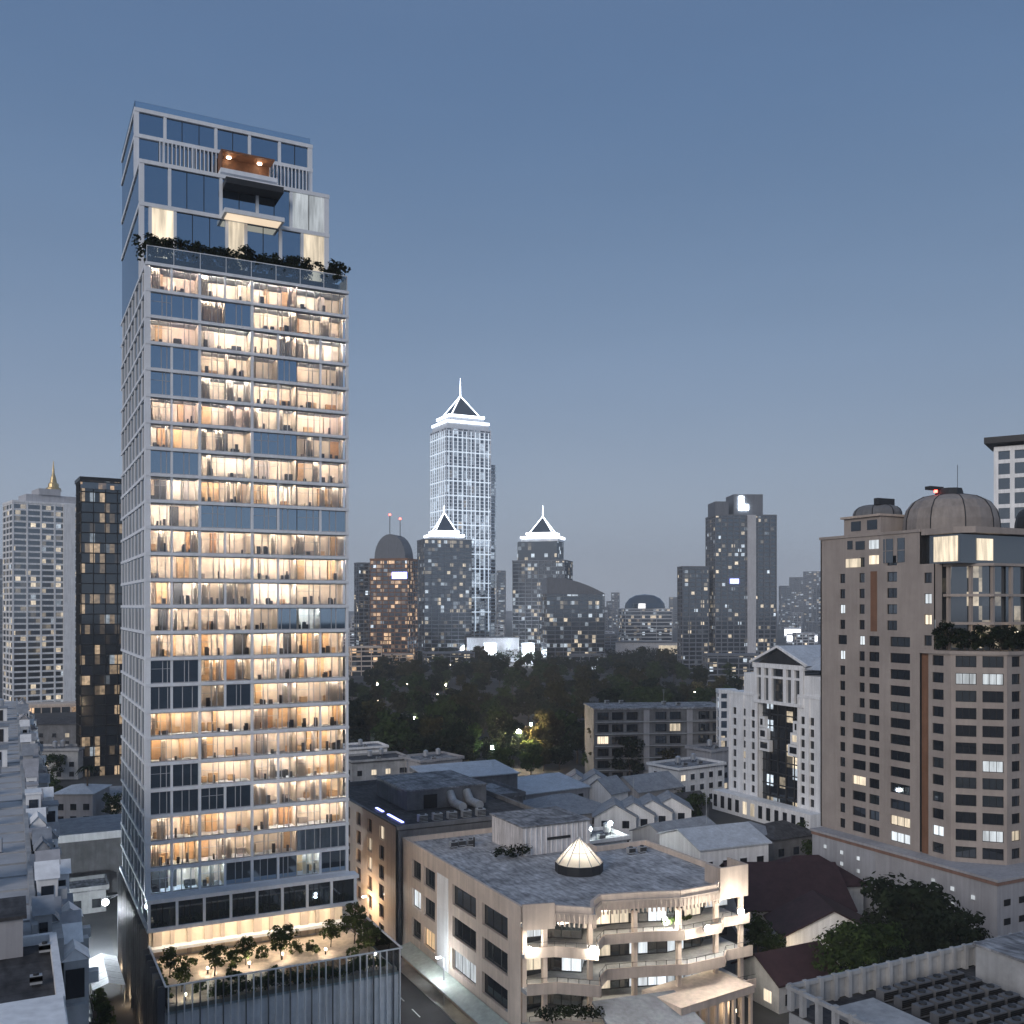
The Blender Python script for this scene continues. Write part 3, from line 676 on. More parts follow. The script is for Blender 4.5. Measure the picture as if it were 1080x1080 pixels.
# shop fronts between the terraces
shop = [(10.12,12.88,'mid'),(5.92,8.68,'low'),(14.22,16.58,'top')]
inner = [(56.6,108.0),(58.6,107.6),(62.6,104.6),(64.6,107.4),(66.4,108.4),(71.2,107.2),(76,105.6),(81.6,105.8),(83.6,107.6),(87.4,107.4)]
for z0, z1, lv in shop:
    for i in range(len(inner)-1):
        p_, q_ = Vector(inner[i]), Vector(inner[i+1]); L_ = (q_-p_).length; n_ = max(1, round(L_/2.6)); ang = math.atan2(q_.y-p_.y, q_.x-p_.x)
        for j in range(n_):
            c = p_.lerp(q_, j/n_); ww = L_/n_
            mt = rn.choice(['lc','lw','mglass','mglass','bglass'])
            if lv == 'top': mt = rn.choice(['lw','lw','lc','lw','mglass'])
            if lv == 'low' and 70 < c.x < 80: mt = 'lc'
            if lv == 'mid' and 59 < c.x < 63: mt = 'lc'
            w = MB(); w.box(0,.12,-.12,.05,0,z1-z0); w.box(.12,ww,-.1,.02,z1-z0-.3,z1-z0); w.box(ww/2-.04,ww/2+.04,-.09,-.03,0,z1-z0-.3); w.box(.12,ww,-.1,0,0,.14)
            wo = w.build('shop_window', M['black'], ML, (0,0,0)); wo.location = (c.x-70, c.y-122, z0); wo.rotation_euler = (0,0,ang)
            g_ = MB(); g_.box(.12,ww,-.04,-.01,.14,z1-z0-.3); g_.build('pane', M[mt], wo, (0,0,0))
for (x, y, z0, z1) in ((57.6,104.9,0,16.4),(63.7,104.4,0,16.5),(70.6,104.9,0,16.5),(76.2,103.2,0,16.5),(83.4,104.8,0,16.4),(87.5,104.7,0,16.4),(55.3,105.9,0,16.3)):
    q = MB(); q.box(x-.28,x+.28,y-.28,y+.28,z0,z1); q.build('column', M['beige'], ML)
for (xa, xb, y) in ((55.5,58,107.4),(59.5,62.5,104.8),(66,71,106.8),(72,82,105.8),(84,87,106.6)):
    for z in (16.52, 12.84, 8.64):
        q = MB(); q.box(xa,xb,y-.25,y+.25,z-.06,z); q.build('ceiling_lamp', emis('shop_soffit_lamp',(1,.87,.68),14) if 'shop_soffit_lamp' not in bpy.data.materials else bpy.data.materials['shop_soffit_lamp'], ML)
def floodlight(loc, label, power=450, col=(1,.92,.8), mat='flood', size=.35, group=None, arm=None):
    o = thing('floodlight', label, 'floodlight', loc, 0, group)
    q = MB(); q.box(-size*.7,size*.7,.0,.3,-size*.6,size*.6); q.build('housing', M['dark'], o)
    q = MB(); q.lathe(0,0,[(.02,-size),(size*.55,-size*.8),(size*.9,-size*.3),(size*.9,size*.3),(size*.55,size*.8),(.02,size)],12)
    q.v = [(x,y*.8-.3,z) for x,y,z in q.v]; q.build('lens', M[mat], o, smooth=True)
    q = MB(); q.tube((0,.2,0),(0,.6,-.4) if arm is None else arm,.05); q.build('bracket', M['dark'], o)
    plight(o, (0,-1.1,.1), power, col, .3); return o
for (px, py, h, lab) in ((557,1000,13.9,'small warm floodlight at the left corner of the lit terraces'),(624,1001,14.0,'bright floodlight at the notch between the curved terraces'),(701,971,14.6,'bright floodlight above the middle of the upper right terrace'),(745,979,14.4,'bright floodlight at the right end of the upper terrace, left of the corner block'),(780,961,15.2,'floodlight under the corner block at the right end of the terraces')):
    p = Ph(px, py, h); floodlight(p, lab, 1700 if px != 557 else 700, size=.48 if px != 557 else .3)
q = MB(); leafm = MB(); rn2 = random.Random(9)
for i in range(26): leaf_quads(leafm, (56.3+i*.26, 103.2-i*.12+rn2.uniform(-.5,1.4), 6.3+rn2.uniform(0,.8)), .8, 26, .24, rn2)
tag(leafm.build('planting_bed', M['leafd']), 'dark planted bed on the lowest curved terrace at the left', 'plants')
leafm = MB()
for i in range(10): leaf_quads(leafm, (74.5+i*.45, 104.0, 14.6+rn2.uniform(0,.4)), .4, 24, .2, rn2)
tag(leafm.build('planter_hedge', M['leaf']), 'clipped green hedge on the upper right terrace of the beige block', 'hedge')
# roof things
RP = thing('roof_pavilion', 'pale ribbed plant room standing on the beige block roof', 'building', (73,134,18.2), world=True)
q = MB(); q.box(67.5,79,129.5,140,18.21,22.4); q.build('wall', surf('ribbed_white_panel',(.62,.60,.60),.6,.12,.8,streak=.3,fine=12), RP)
q = MB(); q.box(67.2,79.3,129.2,140.3,22.4,22.6); q.build('roof', M['roofg'], RP)
for i in range(13):
    x = 67.9+i*.88
    q = MB(); q.box(x,x+.12,129.38,129.5,18.25,22.38); q.build('rib', M['white'], RP)
q = MB(); q.box(71.5,75.5,129.3,129.42,20.2,20.6); q.build('vent_louvre', M['dark'], RP)
SK = thing('skylight', 'octagonal tent shaped glass skylight glowing on the stained roof', 'skylight', (70.8,118.9,18.2))
q = MB(); q.cyl(0,0,3.35,3.35,0,1.25,12); q.build('drum', M['dark'], SK)
q = MB(); q.cyl(0,0,3.3,.12,1.27,4.7,12); q.build('glazing', M['curtain'], SK)
q = MB()
for k in range(12):
    a = 2*math.pi*k/12; q.tube((3.36*math.cos(a),3.36*math.sin(a),1.3),(.1*math.cos(a),.1*math.sin(a),4.78),.07)
    q.tube((1.9*math.cos(a),1.9*math.sin(a),2.85),(1.9*math.cos(a+.5236),1.9*math.sin(a+.5236),2.85),.05)
q.build('rib', M['galv'], SK); plight(SK, (0,0,2.2), 420, (1,.9,.76), .5)
leafm = MB()
for i in range(16): leaf_quads(leafm, (62.8+i*.36, 129.2+rn2.uniform(-.6,.6), 18.8+rn2.uniform(0,.9)), .85, 26, .24, rn2)
tag(leafm.build('roof_shrubs', M['leafd']), 'dark shrubs beside the pale plant room on the stained roof', 'shrubs')
def box_unit(name, label, cat, loc, s, mat, rz=0, group=None, fan=True):
    o = thing(name, label, cat, loc, rz, group)
    q = MB(); q.box(-s[0]/2,s[0]/2,-s[1]/2,s[1]/2,.15,s[2]); q.build('casing', mat, o)
    q = MB(); q.box(-s[0]/2+.1,s[0]/2-.1,-s[1]/2+.1,s[1]/2-.1,0,.15); q.build('feet', M['dark'], o)
    if fan:
        q = MB(); q.cyl(0,0,min(s[0],s[1])*.38,min(s[0],s[1])*.36,s[2],s[2]+.12,12); q.build('fan_guard', M['dark'], o)
    q = MB()
    for k in range(4): q.box(-s[0]/2-.02,s[0]/2+.02,-s[1]/2-.03,-s[1]/2-.005,.3+k*(s[2]-.4)/4,.3+k*(s[2]-.4)/4+.12)
    q.build('grille', M['black'], o); return o
for i, (x, y) in enumerate(((60.5,139),(61.9,139.2),(63.4,139.1),(82.5,123.5),(84.4,123.4))):
    box_unit('condenser', 'grey air condenser on the stained roof of the beige block' if i < 3 else 'grey air condenser near the back right parapet of the beige block', 'condenser', (x,y,18.2), (1.1,.8,1.0), M['galv'], group='roof condensers on the beige block')
o = thing('vent_pipe', 'slim dark vent pipe standing alone on the stained roof', 'pipe', Ph(500,893,18.2))
q = MB(); q.cyl(0,0,.14,.14,0,1.5,8); q.build('pipe', M['dark'], o); q = MB(); q.cyl(0,0,.24,.1,1.5,1.75,8); q.build('cowl', M['galv'], o)
# flat canopy, portico at the foot of the terraces
o = thing('entrance_canopy', 'grey sloping canopy roof at the foot of the lit terraces', 'canopy', Ph(680,1078,5.0), 0)
q = MB(); q.face([(-6,-3,.6),(6,-4,.2),(6.5,3,1.7),(-5,4,2.0)]); q.face([(-6,-3,.3),(-5,4,1.7),(6.5,3,1.4),(6,-4,-.1)]); q.face([(-6,-3,.6),(-6,-3,.3),(6,-4,-.1),(6,-4,.2)]); q.face([(-6,-3,.6),(-5,4,2.0),(-5,4,1.7),(-6,-3,.3)]); q.build('roof', M['tile'], o)
q = MB()
for x, y in ((-5,-2),(5,-3),(5,2)): q.box(x-.15,x+.15,y-.15,y+.15,-5,.2)
q.build('column', M['concrete'], o)
c = Ph(752,1048,6.6)
o = thing('portico', 'beige colonnaded portico right of the sloping grey canopy', 'portico', (c[0],c[1],0), R(8))
q = MB(); q.box(-6.5,6.5,-1,6,5.6,6.6); q.build('roof', M['beige'], o)
q = MB(); q.box(-6.2,6.2,3,3.4,0,5.6); q.build('wall', M['beige2'], o)
for i in range(9):
    q = MB(); q.box(-6.2+i*1.55-.2,-6.2+i*1.55+.2,-.8,-.4,0,5.6); q.build('column', M['beige'], o)
plight(o, (0,1.2,4.8), 200, (1,.78,.5)); 
# ================================================================== brown block beside the tower
BB = thing('brown_block', 'brown flat roofed block with columns of dark windows, between tower and beige block', 'building', (66,166,0), world=True)
oB = (54.1,188.0,0.0); rects = []
for k in range(6):
    for y in (184,177.5,171.5,165.5,159.6,153.6): rects.append((188-y-1.2, 1.0+k*3.2, 188-y+1.2, 3.3+k*3.2))
q = MB(); wall_open(q, oB, R(-90), 41.0, 20.4, rects, .4); q.build('wall', M['beige2'], BB)
for i, r in enumerate(rects): window(BB, oB, R(-90), r, M['lw'] if i in (28,35,22) else M['bglass'], 2, M['redband'], rev=.4)
q = MB(); q.box(54.55,80,147,188,0,19.7); q.build('body', M['dconcrete'], BB)
q = MB(); q.box(54.55,79.9,147.1,187.9,19.7,19.9); q.build('roof', M['roofd'], BB)
q = MB(); parapet(q, [(54.35,147.0),(80,147.0),(80,188),(54.35,188)], .4, 19.9, 20.6); q.build('parapet', M['dconcrete'], BB)
q = MB(); q.box(56.6,57.0,151,158,20.05,20.2); q.box(56.6,57.0,160.5,164,20.05,20.2); tag(q.build('led_strip', M['ledb']), 'violet blue light strip along the roof edge of the brown block', 'light strip')
o = thing('roof_room', 'grey plant room on the brown block with two metal ducts', 'building', (68,168,19.9), world=True)
q = MB(); q.box(61,76,160,176,19.91,23.2); q.build('wall', M['dconcrete'], o); q = MB(); q.box(60.8,76.2,159.8,176.2,23.2,23.45); q.build('roof', M['roofg'], o)
q = MB(); q.box(64,66.5,159.9,160,20,22.4); q.build('door', M['black'], o)
for x in (69,72.2): q = MB(); q.tube((x,158.6,20.9),(x,154.5,20.9),.75,n=12); q.tube((x,158.6,20.9),(x,160.2,22.4),.75,n=12); q.build('duct', M['galv'], o)
for i in range(5):
    box_unit('condenser', 'air condenser in the row on the dark roof of the brown block', 'condenser', (60+i*2.6,150.5,19.9), (1.5,1.1,1.3), M['galv'], group='condensers on the brown block')
# ================================================================== the taupe apartment tower on the right
BT = thing('taupe_tower', 'taupe apartment tower with a domed penthouse above a grey car park podium', 'tower', (152,124,0), world=True)
oA = (141.0,145.0,12.3); aA = R(-90); H = 55.7; items = []; rects = []
FH = 2.9
nfl = 18
for k in range(nfl):
    v = .8 + k*FH
    for (yc, w_) in ((139.3,1.3),(134.5,1.3),(131.6,2.4),(125.7,4.4)):
        if k >= 13 and abs(yc-131.6) < .1: continue
        if k >= 13 and w_ == 4.4: w_ = 2.3; yc = 127.5
        if k < 8 and yc == 134.5: w_ = 3.2; yc = 135.2
        if k == 12 and yc in (139.3,): w_ = 2.2
        if k >= nfl-1 and yc == 139.3: continue
        rects.append((145-yc-w_/2, v, 145-yc+w_/2, v+1.75))
        items.append((oA, aA, rects[-1]))
q = MB(); wall_open(q, oA, aA, 23.6, H, rects, .35)
oA2 = (141.0,119.6,12.3); H2 = 34.9; r2 = []
for k in range(12):
    r = (.8, .8+k*FH, 3.1, 2.55+k*FH); r2.append(r); items.append((oA2, aA, r))
wall_open(q, oA2, aA, 4.6, H2, r2, .35)
q.build('wall', M['brown'], BT)
q = MB(); q.box(141.5,141.75,119.6,121.4,12.3,47); q.build('recess', M['brown_d'], BT)
q = MB(); oA3 = (141.0,121.41,47.0); r5 = [(.9,1.3+k*3.6,2.5,3.1+k*3.6) for k in range(4)]
wall_open(q, oA3, aA, 2.95, 15.4, r5, .35); q.box(141.36,143,118.46,118.5,47,62.38); q.build('upper_wall', M['brown'], BT)
for r in r5: items.append((oA3, aA, r))
q = MB(); q.box(140.94,140.99,130.9,132.4,50.5,61.5); q.build('recess', M['brown_d'], BT)
# chamfered bay and south front
oC = (141.0,115.0,12.3); aC = R(-45); r3 = []
for k in range(12):
    for a0 in (.7,4.8):
        r = (a0, .7+k*FH, a0+3.2, 2.6+k*FH); r3.append(r); items.append((oC, aC, r))
q = MB(); wall_open(q, oC, aC, 8.5, H2, r3, .35); q.build('bay_wall', M['brown'], BT)
oD = (147.01,108.99,12.3); aD = 0.0; r4 = []
for k in range(12):
    for a0 in (1.2,5.0,10.0,15.0):
        r = (a0, .8+k*FH, a0+2.2, 2.55+k*FH); r4.append(r); items.append((oD, aD, r))
q = MB(); wall_open(q, oD, aD, 22, H2, r4, .35); q.build('south_wall', M['brown'], BT)
q = MB(); q.prism([(141.8,121.6),(141.8,144.6),(168,144.6),(168,121.6)], 12.3, 67.6); q.prism([(141.8,115.6),(147.6,109.8),(168.6,109.8),(168.6,121.5),(141.8,121.5)], 12.3, 46.9); q.build('core', M['dark'], BT)
q = MB(); q.box(141,169,144.7,145,12.3,68); q.build('north_wall', M['brown'], BT)
q = MB(); q.box(140.8,168,121.2,145.2,68.0,68.5); q.build('roof_slab', M['brown'], BT)
q = MB(); q.prism([(140.7,121.3),(140.7,115),(147,108.7),(169,108.7),(169,121.2),(141,121.2)], 47.0, 47.6); q.build('roof_slab', M['brown'], BT)
q = MB(); q.box(141.6,168,130.6,139.5,68.5,71.6); q.build('upper_storey', M['brown'], BT)
q = MB(); q.box(141.1,167.5,130.3,140,71.6,72.0); q.build('cornice', M['beige2'], BT)
# recessed penthouse storeys over the planted terrace
q = MB(); q.prism([(144.4,118.0),(149,113.4),(168,113.4),(168,121.1),(144.4,121.1)], 47.6, 62.4); q.build('penthouse_glazing', city_glass('penthouse_glass',(1.7,2.4),.25,strength=.45,coolmix=.25,body=(.03,.035,.04)), BT)
for z in (52.4,57.2,62.4):
    q = MB(); q.prism([(143.2,118.4),(143.2,117.0),(148,112.2),(168.4,112.2),(168.4,118.4)], z-.45, z); q.build('penthouse_slab', M['brown'], BT)
for (x, y) in ((143.8,117.8),(146.1,115.2),(148.6,112.9),(153,112.7),(158,112.7),(163,112.7)):
    q = MB(); q.box(x-.25,x+.25,y-.25,y+.25,47.6,62); q.build('penthouse_pier', M['brown'], BT)
q = MB(); q.box(142.2,168,114,121.0,62.4,67.4); q.build('sky_lounge', M['mglass'], BT)
q = MB(); q.box(142.05,142.15,114.6,119.4,62.7,67.0); q.box(146,150,113.85,113.95,62.9,66.6); q.build('lounge_window', M['lw'], BT)
q = MB(); q.prism([(141.0,121.1),(141.0,114.6),(143.5,112.2),(168,112.2),(168,121.1)], 67.4, 68.45); q.build('sky_lounge_roof', M['brown'], BT)
# vaulted dome and small cupola
dc = Pz(997, 566, 0)
dx, dy = 149.5, 118.5
def vault(name, cx, cy, rx, ry, z0, hgt, mat, n=18):
    q = MB(); prof = [(1.0,0),(.99,.3),(.93,.58),(.8,.8),(.6,.93),(.3,1.0),(.02,1.0)]
    i0 = len(q.v)
    for (r, z) in prof:
        for k in range(n): a = 2*math.pi*k/n; q.v.append((cx+rx*r*math.cos(a), cy+ry*r*math.sin(a), z0+hgt*z))
    for j in range(len(prof)-1):
        for k in range(n): w = (k+1) % n; q.f.append((j*n+k, j*n+w, (j+1)*n+w, (j+1)*n+k)); q.m.append(0)
    o = q.build(name, mat, BT); q = MB()
    for k in range(0, n, 2):
        a = 2*math.pi*k/n
        for j in range(len(prof)-1):
            (r0, z0_), (r1, z1_) = prof[j], prof[j+1]
            q.tube((cx+rx*r0*1.01*math.cos(a), cy+ry*r0*1.01*math.sin(a), z0+hgt*z0_),(cx+rx*r1*1.01*math.cos(a), cy+ry*r1*1.01*math.sin(a), z0+hgt*z1_*1.005),.09,n=4)
    q.build('rib', M['dark'], o); return o
dm = vault('dome', 151, 123.2, 8.8, 7.6, 68.5, 6.6, surf('dome_sheet',(.27,.24,.22),.55,.2,.4))
q = MB(); q.cyl(150.6,123.2,2.6,2.2,74.7,76.2,10); q.box(146.0,149.4,123.4,124.6,75.9,76.5); q.build('dome_lantern', M['dark'], BT)
q = MB(); q.tube((152.0,122.6,76),(152.0,122.6,80.5),.05); q.build('antenna', M['dark'], BT)
q = MB(); q.cyl(147.6,123.6,.3,.3,75.4,75.85,8); q.build('beacon', M['beacon'], BT)
vault('cupola', 146.0, 135.6, 3.8, 4.8, 72.0, 2.2, M['dconcrete'], 14)
vault('rear_dome', 165.5, 116.5, 4.0, 3.6, 68.45, 4.6, M['dark'], 12)
q = MB(); q.box(143.5,147.8,133,134,74,75.2); q.build('roof_frame', M['dark'], BT)
# upper storey openings
for (yc, z, w_, m) in ((137.4,66.6,1.3,'bglass'),(134.9,66.4,2.2,'bglass'),(131.6,66.4,2.2,'lc'),(136.6,63.2,3.6,'lw'),(131.6,63.6,2.2,'lw')):
    q = MB(); q.box(140.93,140.99,yc-w_/2,yc+w_/2,z-.8,z+.8); q.build('window', M[m], BT)
for (yc, m) in ((136.5,'bglass'),(132.6,'bglass')):
    q = MB(); q.box(141.53,141.59,yc-1.2,yc+1.2,69.2,71); q.build('window', M[m], BT)
for (ya, yb, za, zb, m) in ((124.6,126.4,62.9,67.2,'mglass'),(127.2,129.4,62.9,67.2,'mglass')):
    q = MB(); q.box(140.9,140.98,ya,yb,za,zb); w = q.build('tall_window', M[m], BT)
    q = MB(); q.box(140.84,140.9,ya+1.6,ya+1.75,za,zb); q.box(140.84,140.9,ya,yb,(za+zb)/2-.05,(za+zb)/2+.05); q.build('mullion', M['brown'], w)
# podium
q = MB(); q.box(138,172,104,144,0,11.3); q.build('podium', M['greywall'], BT)
q = MB(); q.box(137.8,172,103.8,144.2,11.3,11.9); q.build('podium_band', M['redband'], BT)
q = MB(); q.box(137.6,172,103.6,144.4,11.9,12.3); q.build('podium_cornice', M['greywall'], BT)
q = MB(); q.box(137.9,138,128.5,144,0.2,11.28); q.build('podium_panel', surf('pale_grey_render',(.36,.37,.40),.8,.1,.2), BT)
for (yc, zs) in ((140.6,(2.6,5,9.6)),(136.4,(2.5,5.4,7.3,9.4)),(132.4,(2.4,4.6,6.9,9.2)),(116,(4.5,6.8,9.2)),(112.2,(3.8,6.2,8.8)),(108.3,(3.4,8.4))):
    for z in zs:
        q = MB(); q.box(137.82,137.88,yc-.32,yc+.32,z-.32,z+.32); w = q.build('porthole', M['lc'], BT)
        q = MB(); q.box(137.8,137.9,yc-.45,yc+.45,z-.5,z-.36); q.build('sill', M['concrete'], w)
for i in range(8):
    for z in (2.5,5.4,8.4):
        q = MB(); q.box(139.5+i*3.6,141+i*3.6,103.9,103.96,z-.5,z+.5); q.build('vent_opening', M['black'], BT)
# windows: the hundred nearest as parts, the rest as one
rn = random.Random(21)
items.sort(key=lambda t: (Vector(t[0]) + Vector((math.cos(t[1]), math.sin(t[1]), 0))*t[2][0]).length)
def pickm():
    x = rn.random(); return 'lc' if x < .07 else 'lw' if x < .12 else 'mglass' if x < .45 else 'bglass'
for it in items[:85]: window(BT, it[0], it[1], it[2], M[pickm()], 2 if it[2][2]-it[2][0] < 3 else 3)
windows_stuff(BT, [(*it, rn.choice([0,0,0,0,0,0,1,1,1,2,3]) if rn.random() < .5 else 0) for it in items[85:]], M['black'], [M['bglass'], M['mglass'], M['lc'], M['lw']])
# planting on the penthouse terrace
pm = [tree_meshes(160+i, 3.6, 2.0, 22, 34, .26, M['leafd'], .09, .15) for i in range(2)]
for i, (x, y) in enumerate(((141.9,116.6),(143.4,114.2),(145.2,112.2),(147.4,110.4),(149.6,109.9),(151.8,110.0),(154,110.0),(156.4,110.2),(158.9,110.1),(161.5,110.1),(164,110.2))):
    place_tree(pm[i%2], (x,y,47.6), 'dark shrub in the row on the planted terrace of the taupe tower', 'shrub', random.uniform(.9,1.4), group='shrubs on the taupe tower terrace', name='terrace_shrub')
for x, y in ((145.6,114.2),(151,112.8),(157,112.8)):
    floodlight((x,y,50.6), 'small warm lamp over the planted terrace of the taupe tower', 60, (1,.72,.42), 'lens', .18, group='lamps on the taupe tower terrace', arm=(0,.2,1.2))
# ================================================================== generic buildings
def dir_rz(px): 
    d = Pz(px, 100); return math.atan2(d[1], d[0]) - math.pi/2
def far_block(name, label, pxl, pxr, z, pytop, glass, th=25, ratio=.7, dz=3.6, band=.9, bandm=None, fin=5.0, finw=.5, finm=None, group=None, cap=True, base=0.0, cat='tower'):
    th = R(th); Wt = (pxr-pxl)/F*z; w = Wt/(math.cos(abs(th)) + ratio*math.sin(abs(th))); d = ratio*w
    H = zh(pytop, z); c = Pz((pxl+pxr)/2, z)
    t = thing(name, label, cat, c, dir_rz((pxl+pxr)/2)+th, group)
    q = MB(); q.box(-w/2,w/2,-d/2,d/2,base,H-.8); q.build('glazed_body', glass, t)
    q = MB(); n = int((H-base)/dz)
    for k in range(1, n+1): zz = base+k*dz; q.box(-w/2-.25,w/2+.25,-d/2-.25,d/2+.25,zz-band,zz)
    if q.f: stuff(q.build('floor_bands', bandm or M['dconcrete'], t))
    q = MB()
    m = max(1, round(w/fin))
    for i in range(m+1):
        x = -w/2 + w*i/m; q.box(x-finw/2,x+finw/2,-d/2-.45,-d/2+.1,base,H-.05); q.box(x-finw/2,x+finw/2,d/2-.1,d/2+.45,base,H-.05)
    m = max(1, round(d/fin))
    for i in range(1, m):
        y = -d/2 + d*i/m; q.box(-w/2-.46,-w/2+.1,y-finw/2,y+finw/2,base,H-.06); q.box(w/2-.1,w/2+.46,y-finw/2,y+finw/2,base,H-.06)
    stuff(q.build('piers', finm or bandm or M['dconcrete'], t))
    if cap:
        q = MB(); q.box(-w/2-.5,w/2+.5,-d/2-.5,d/2+.5,H-.8,H+.4); q.build('roof', bandm or M['dconcrete'], t)
    return t, w, d, H
CG_w = city_glass('warm_city_glass',(2.6,3.3),.2,strength=.55,coolmix=.2)
CG_far = city_glass('far_city_glass',(6,5),.3,strength=.35,coolmix=.6)
CG_c = city_glass('cool_city_glass',(3.4,3.6),.22,strength=.8,coolmix=.75)
CG_o = city_glass('amber_city_glass',(3.4,3.6),.36,warm=(1,.64,.36),strength=.7,coolmix=.08)
CG_d = city_glass('sparse_city_glass',(2.4,3.9),.14,strength=.8,coolmix=.5)
CG_dk = city_glass('dark_scatter_glass',(1.5,3.3),.36,warm=(1,.72,.45),strength=.32,coolmix=.15,body=(.010,.012,.015),refl=.12)
CG_bright = city_glass('floodlight_glow_glass',(5.2,7.6),.5,strength=.4,coolmix=.95,cool=(.72,.85,1),body=(.05,.065,.085))  # glow put into the cells in place of floodlight on the tallest tower
CG_row = city_glass('row_lit_glass',(3.2,3.8),.26,strength=.5,coolmix=.55)
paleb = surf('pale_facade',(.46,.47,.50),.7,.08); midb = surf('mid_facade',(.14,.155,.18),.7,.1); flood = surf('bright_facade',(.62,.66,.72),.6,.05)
# --- far left pair
t, w, d, H = far_block('apartment_tower', 'white gridded apartment tower with a golden spire, far left behind the stepped balconies', 8, 82, 560, 532, CG_w, 14, .6, 3.3, 1.0, M['white'], 6.5, .9)
q = MB(); q.box(w*.22,w*.40,-d/2-1.2,-d/2-.5,0,H); q.build('white_pier', M['white'], t)
q = MB(); q.box(-w*.30,w*.5,-d*.4,d*.4,H+.4,H+4.5); q.box(-w*.12,w*.2,-d*.44,d*.3,H+4.5,H+8); q.build('roof_storey', paleb, t)
q = MB(); q.lathe(w*.16,0,[(4.4,H+8),(4.0,H+9.5),(3.0,H+10),(2.8,H+12),(2.0,H+12.6),(1.3,H+16),(.7,H+18),(.15,H+25)],12); q.build('spire', M['gold'], t)
t, w, d, H = far_block('dark_tower', 'black glass tower with scattered amber windows, just left of the lit white tower', 83, 146, 330, 508, CG_dk, 8, .7, 3.3, .35, M['black'], 3.6, .2, M['black'])
q = MB(); q.box(-w/2-.3,w/2+.3,-d/2-.55,-d/2-.48,H-3.4,H-1.4); q.build('lit_top_band', city_glass('amber_top_glass',(1.2,2.2),.5,warm=(1,.62,.3),strength=.5,coolmix=0), t)
# --- skyline behind the park
far_block('office_tower', 'slim dark tower at the left end of the skyline, beside the lit white tower', 374, 394, 940, 594, CG_d, 20, .8, 3.6, .8, midb)
t, w, d, H = far_block('office_tower', 'brown tower with a rounded top and amber windows on the skyline', 391, 440, 900, 590, CG_o, -22, .7, 3.6, .9, M['brown_d'], 6)
q = MB(); n = 14; i0 = 0
pr = [(-w*.42*math.cos(math.pi*k/n), H+.4+22*math.sin(math.pi*k/n)) for k in range(n+1)]
for k in range(n): q.face([(pr[k][0],-d*.4,pr[k][1]),(pr[k][0],d*.4,pr[k][1]),(pr[k+1][0],d*.4,pr[k+1][1]),(pr[k+1][0],-d*.4,pr[k+1][1])])
q.face([(x,-d*.4,z) for x, z in reversed(pr)]); q.face([(x,d*.4,z) for x, z in pr]); q.build('rounded_top', midb, t)
q = MB(); q.tube((-4,0,H+20),(-4,0,H+40),.35); q.tube((6,0,H+18),(6,0,H+36),.35); q.build('mast', M['dark'], t)
q = MB(); q.cyl(-4,0,.9,.9,H+40,H+41.5,8); q.cyl(6,0,.9,.9,H+36,H+37.5,8); stuff(q.build('beacons', M['beacon'], t))
q = MB(); q.box(w*.1,w*.5,-d/2-1.2,-d/2-.6,H-18,H-12); q.build('blue_sign', M['ledb'], t)
def lit_crown(t, w, d, H, rings, apex, spire, edge=.7):
    q = MB()
    for (r, z0, z1) in rings: q.box(-w/2*r,w/2*r,-d/2*r,d/2*r,z0,z1)
    q.build('crown_storeys', flood, t)
    q = MB()
    for (r, z0, z1) in rings:
        a, b = w/2*r+.5, d/2*r+.5
        for s in (-1, 1): q.box(-a,a,s*b-.4,s*b+.4,z1-2.0,z1+.3); q.box(s*a-.4,s*a+.4,-b,b,z1-2.0,z1+.29)
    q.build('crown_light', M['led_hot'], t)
    r, z0, z1 = rings[-1]; a, b = w/2*r*.84, d/2*r*.84
    q = MB()
    cs = [(-a,-b),(a,-b),(a,b),(-a,b)]
    for k in range(4): q.face([(*cs[k],z1),(*cs[(k+1)%4],z1),(0,0,apex)])
    q.build('pyramid_roof', M['mglass'], t)
    q = MB()
    for c in cs: q.tube((*c,z1),(0,0,apex+.4),edge)
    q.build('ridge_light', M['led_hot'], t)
    q = MB(); q.tube((0,0,apex-1),(0,0,spire),edge*1.3,.15); q.build('spire', M['led'], t)
z = 1060
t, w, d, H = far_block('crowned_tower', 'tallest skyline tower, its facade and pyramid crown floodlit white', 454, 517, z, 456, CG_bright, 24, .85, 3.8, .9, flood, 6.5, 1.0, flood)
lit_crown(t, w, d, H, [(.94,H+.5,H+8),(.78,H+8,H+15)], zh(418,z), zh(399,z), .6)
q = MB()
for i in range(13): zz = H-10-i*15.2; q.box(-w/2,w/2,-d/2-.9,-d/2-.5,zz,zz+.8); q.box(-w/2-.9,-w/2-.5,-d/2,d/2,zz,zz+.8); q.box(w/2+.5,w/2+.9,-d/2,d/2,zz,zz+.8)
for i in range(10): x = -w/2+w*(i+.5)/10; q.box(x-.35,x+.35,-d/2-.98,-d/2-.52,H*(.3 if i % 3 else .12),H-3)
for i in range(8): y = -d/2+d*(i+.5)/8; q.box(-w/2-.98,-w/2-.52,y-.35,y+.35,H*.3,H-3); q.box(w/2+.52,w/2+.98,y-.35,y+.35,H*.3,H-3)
stuff(q.build('facade_glow_strips', emis('facade_floodlight_glow',(.72,.85,1),.85), t))  # added glowing strips stand in for floodlight washing the facade
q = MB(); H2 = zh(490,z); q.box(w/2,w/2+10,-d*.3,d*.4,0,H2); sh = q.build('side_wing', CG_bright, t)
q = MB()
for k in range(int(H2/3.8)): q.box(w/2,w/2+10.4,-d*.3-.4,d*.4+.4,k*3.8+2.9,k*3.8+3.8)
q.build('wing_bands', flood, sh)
z = 1000
t, w, d, H = far_block('crowned_tower', 'dark office tower with a small white lit pyramid, standing before the tallest one', 440, 497, z, 570, CG_row, 14, .7, 3.8, .7, midb, 7, .4)
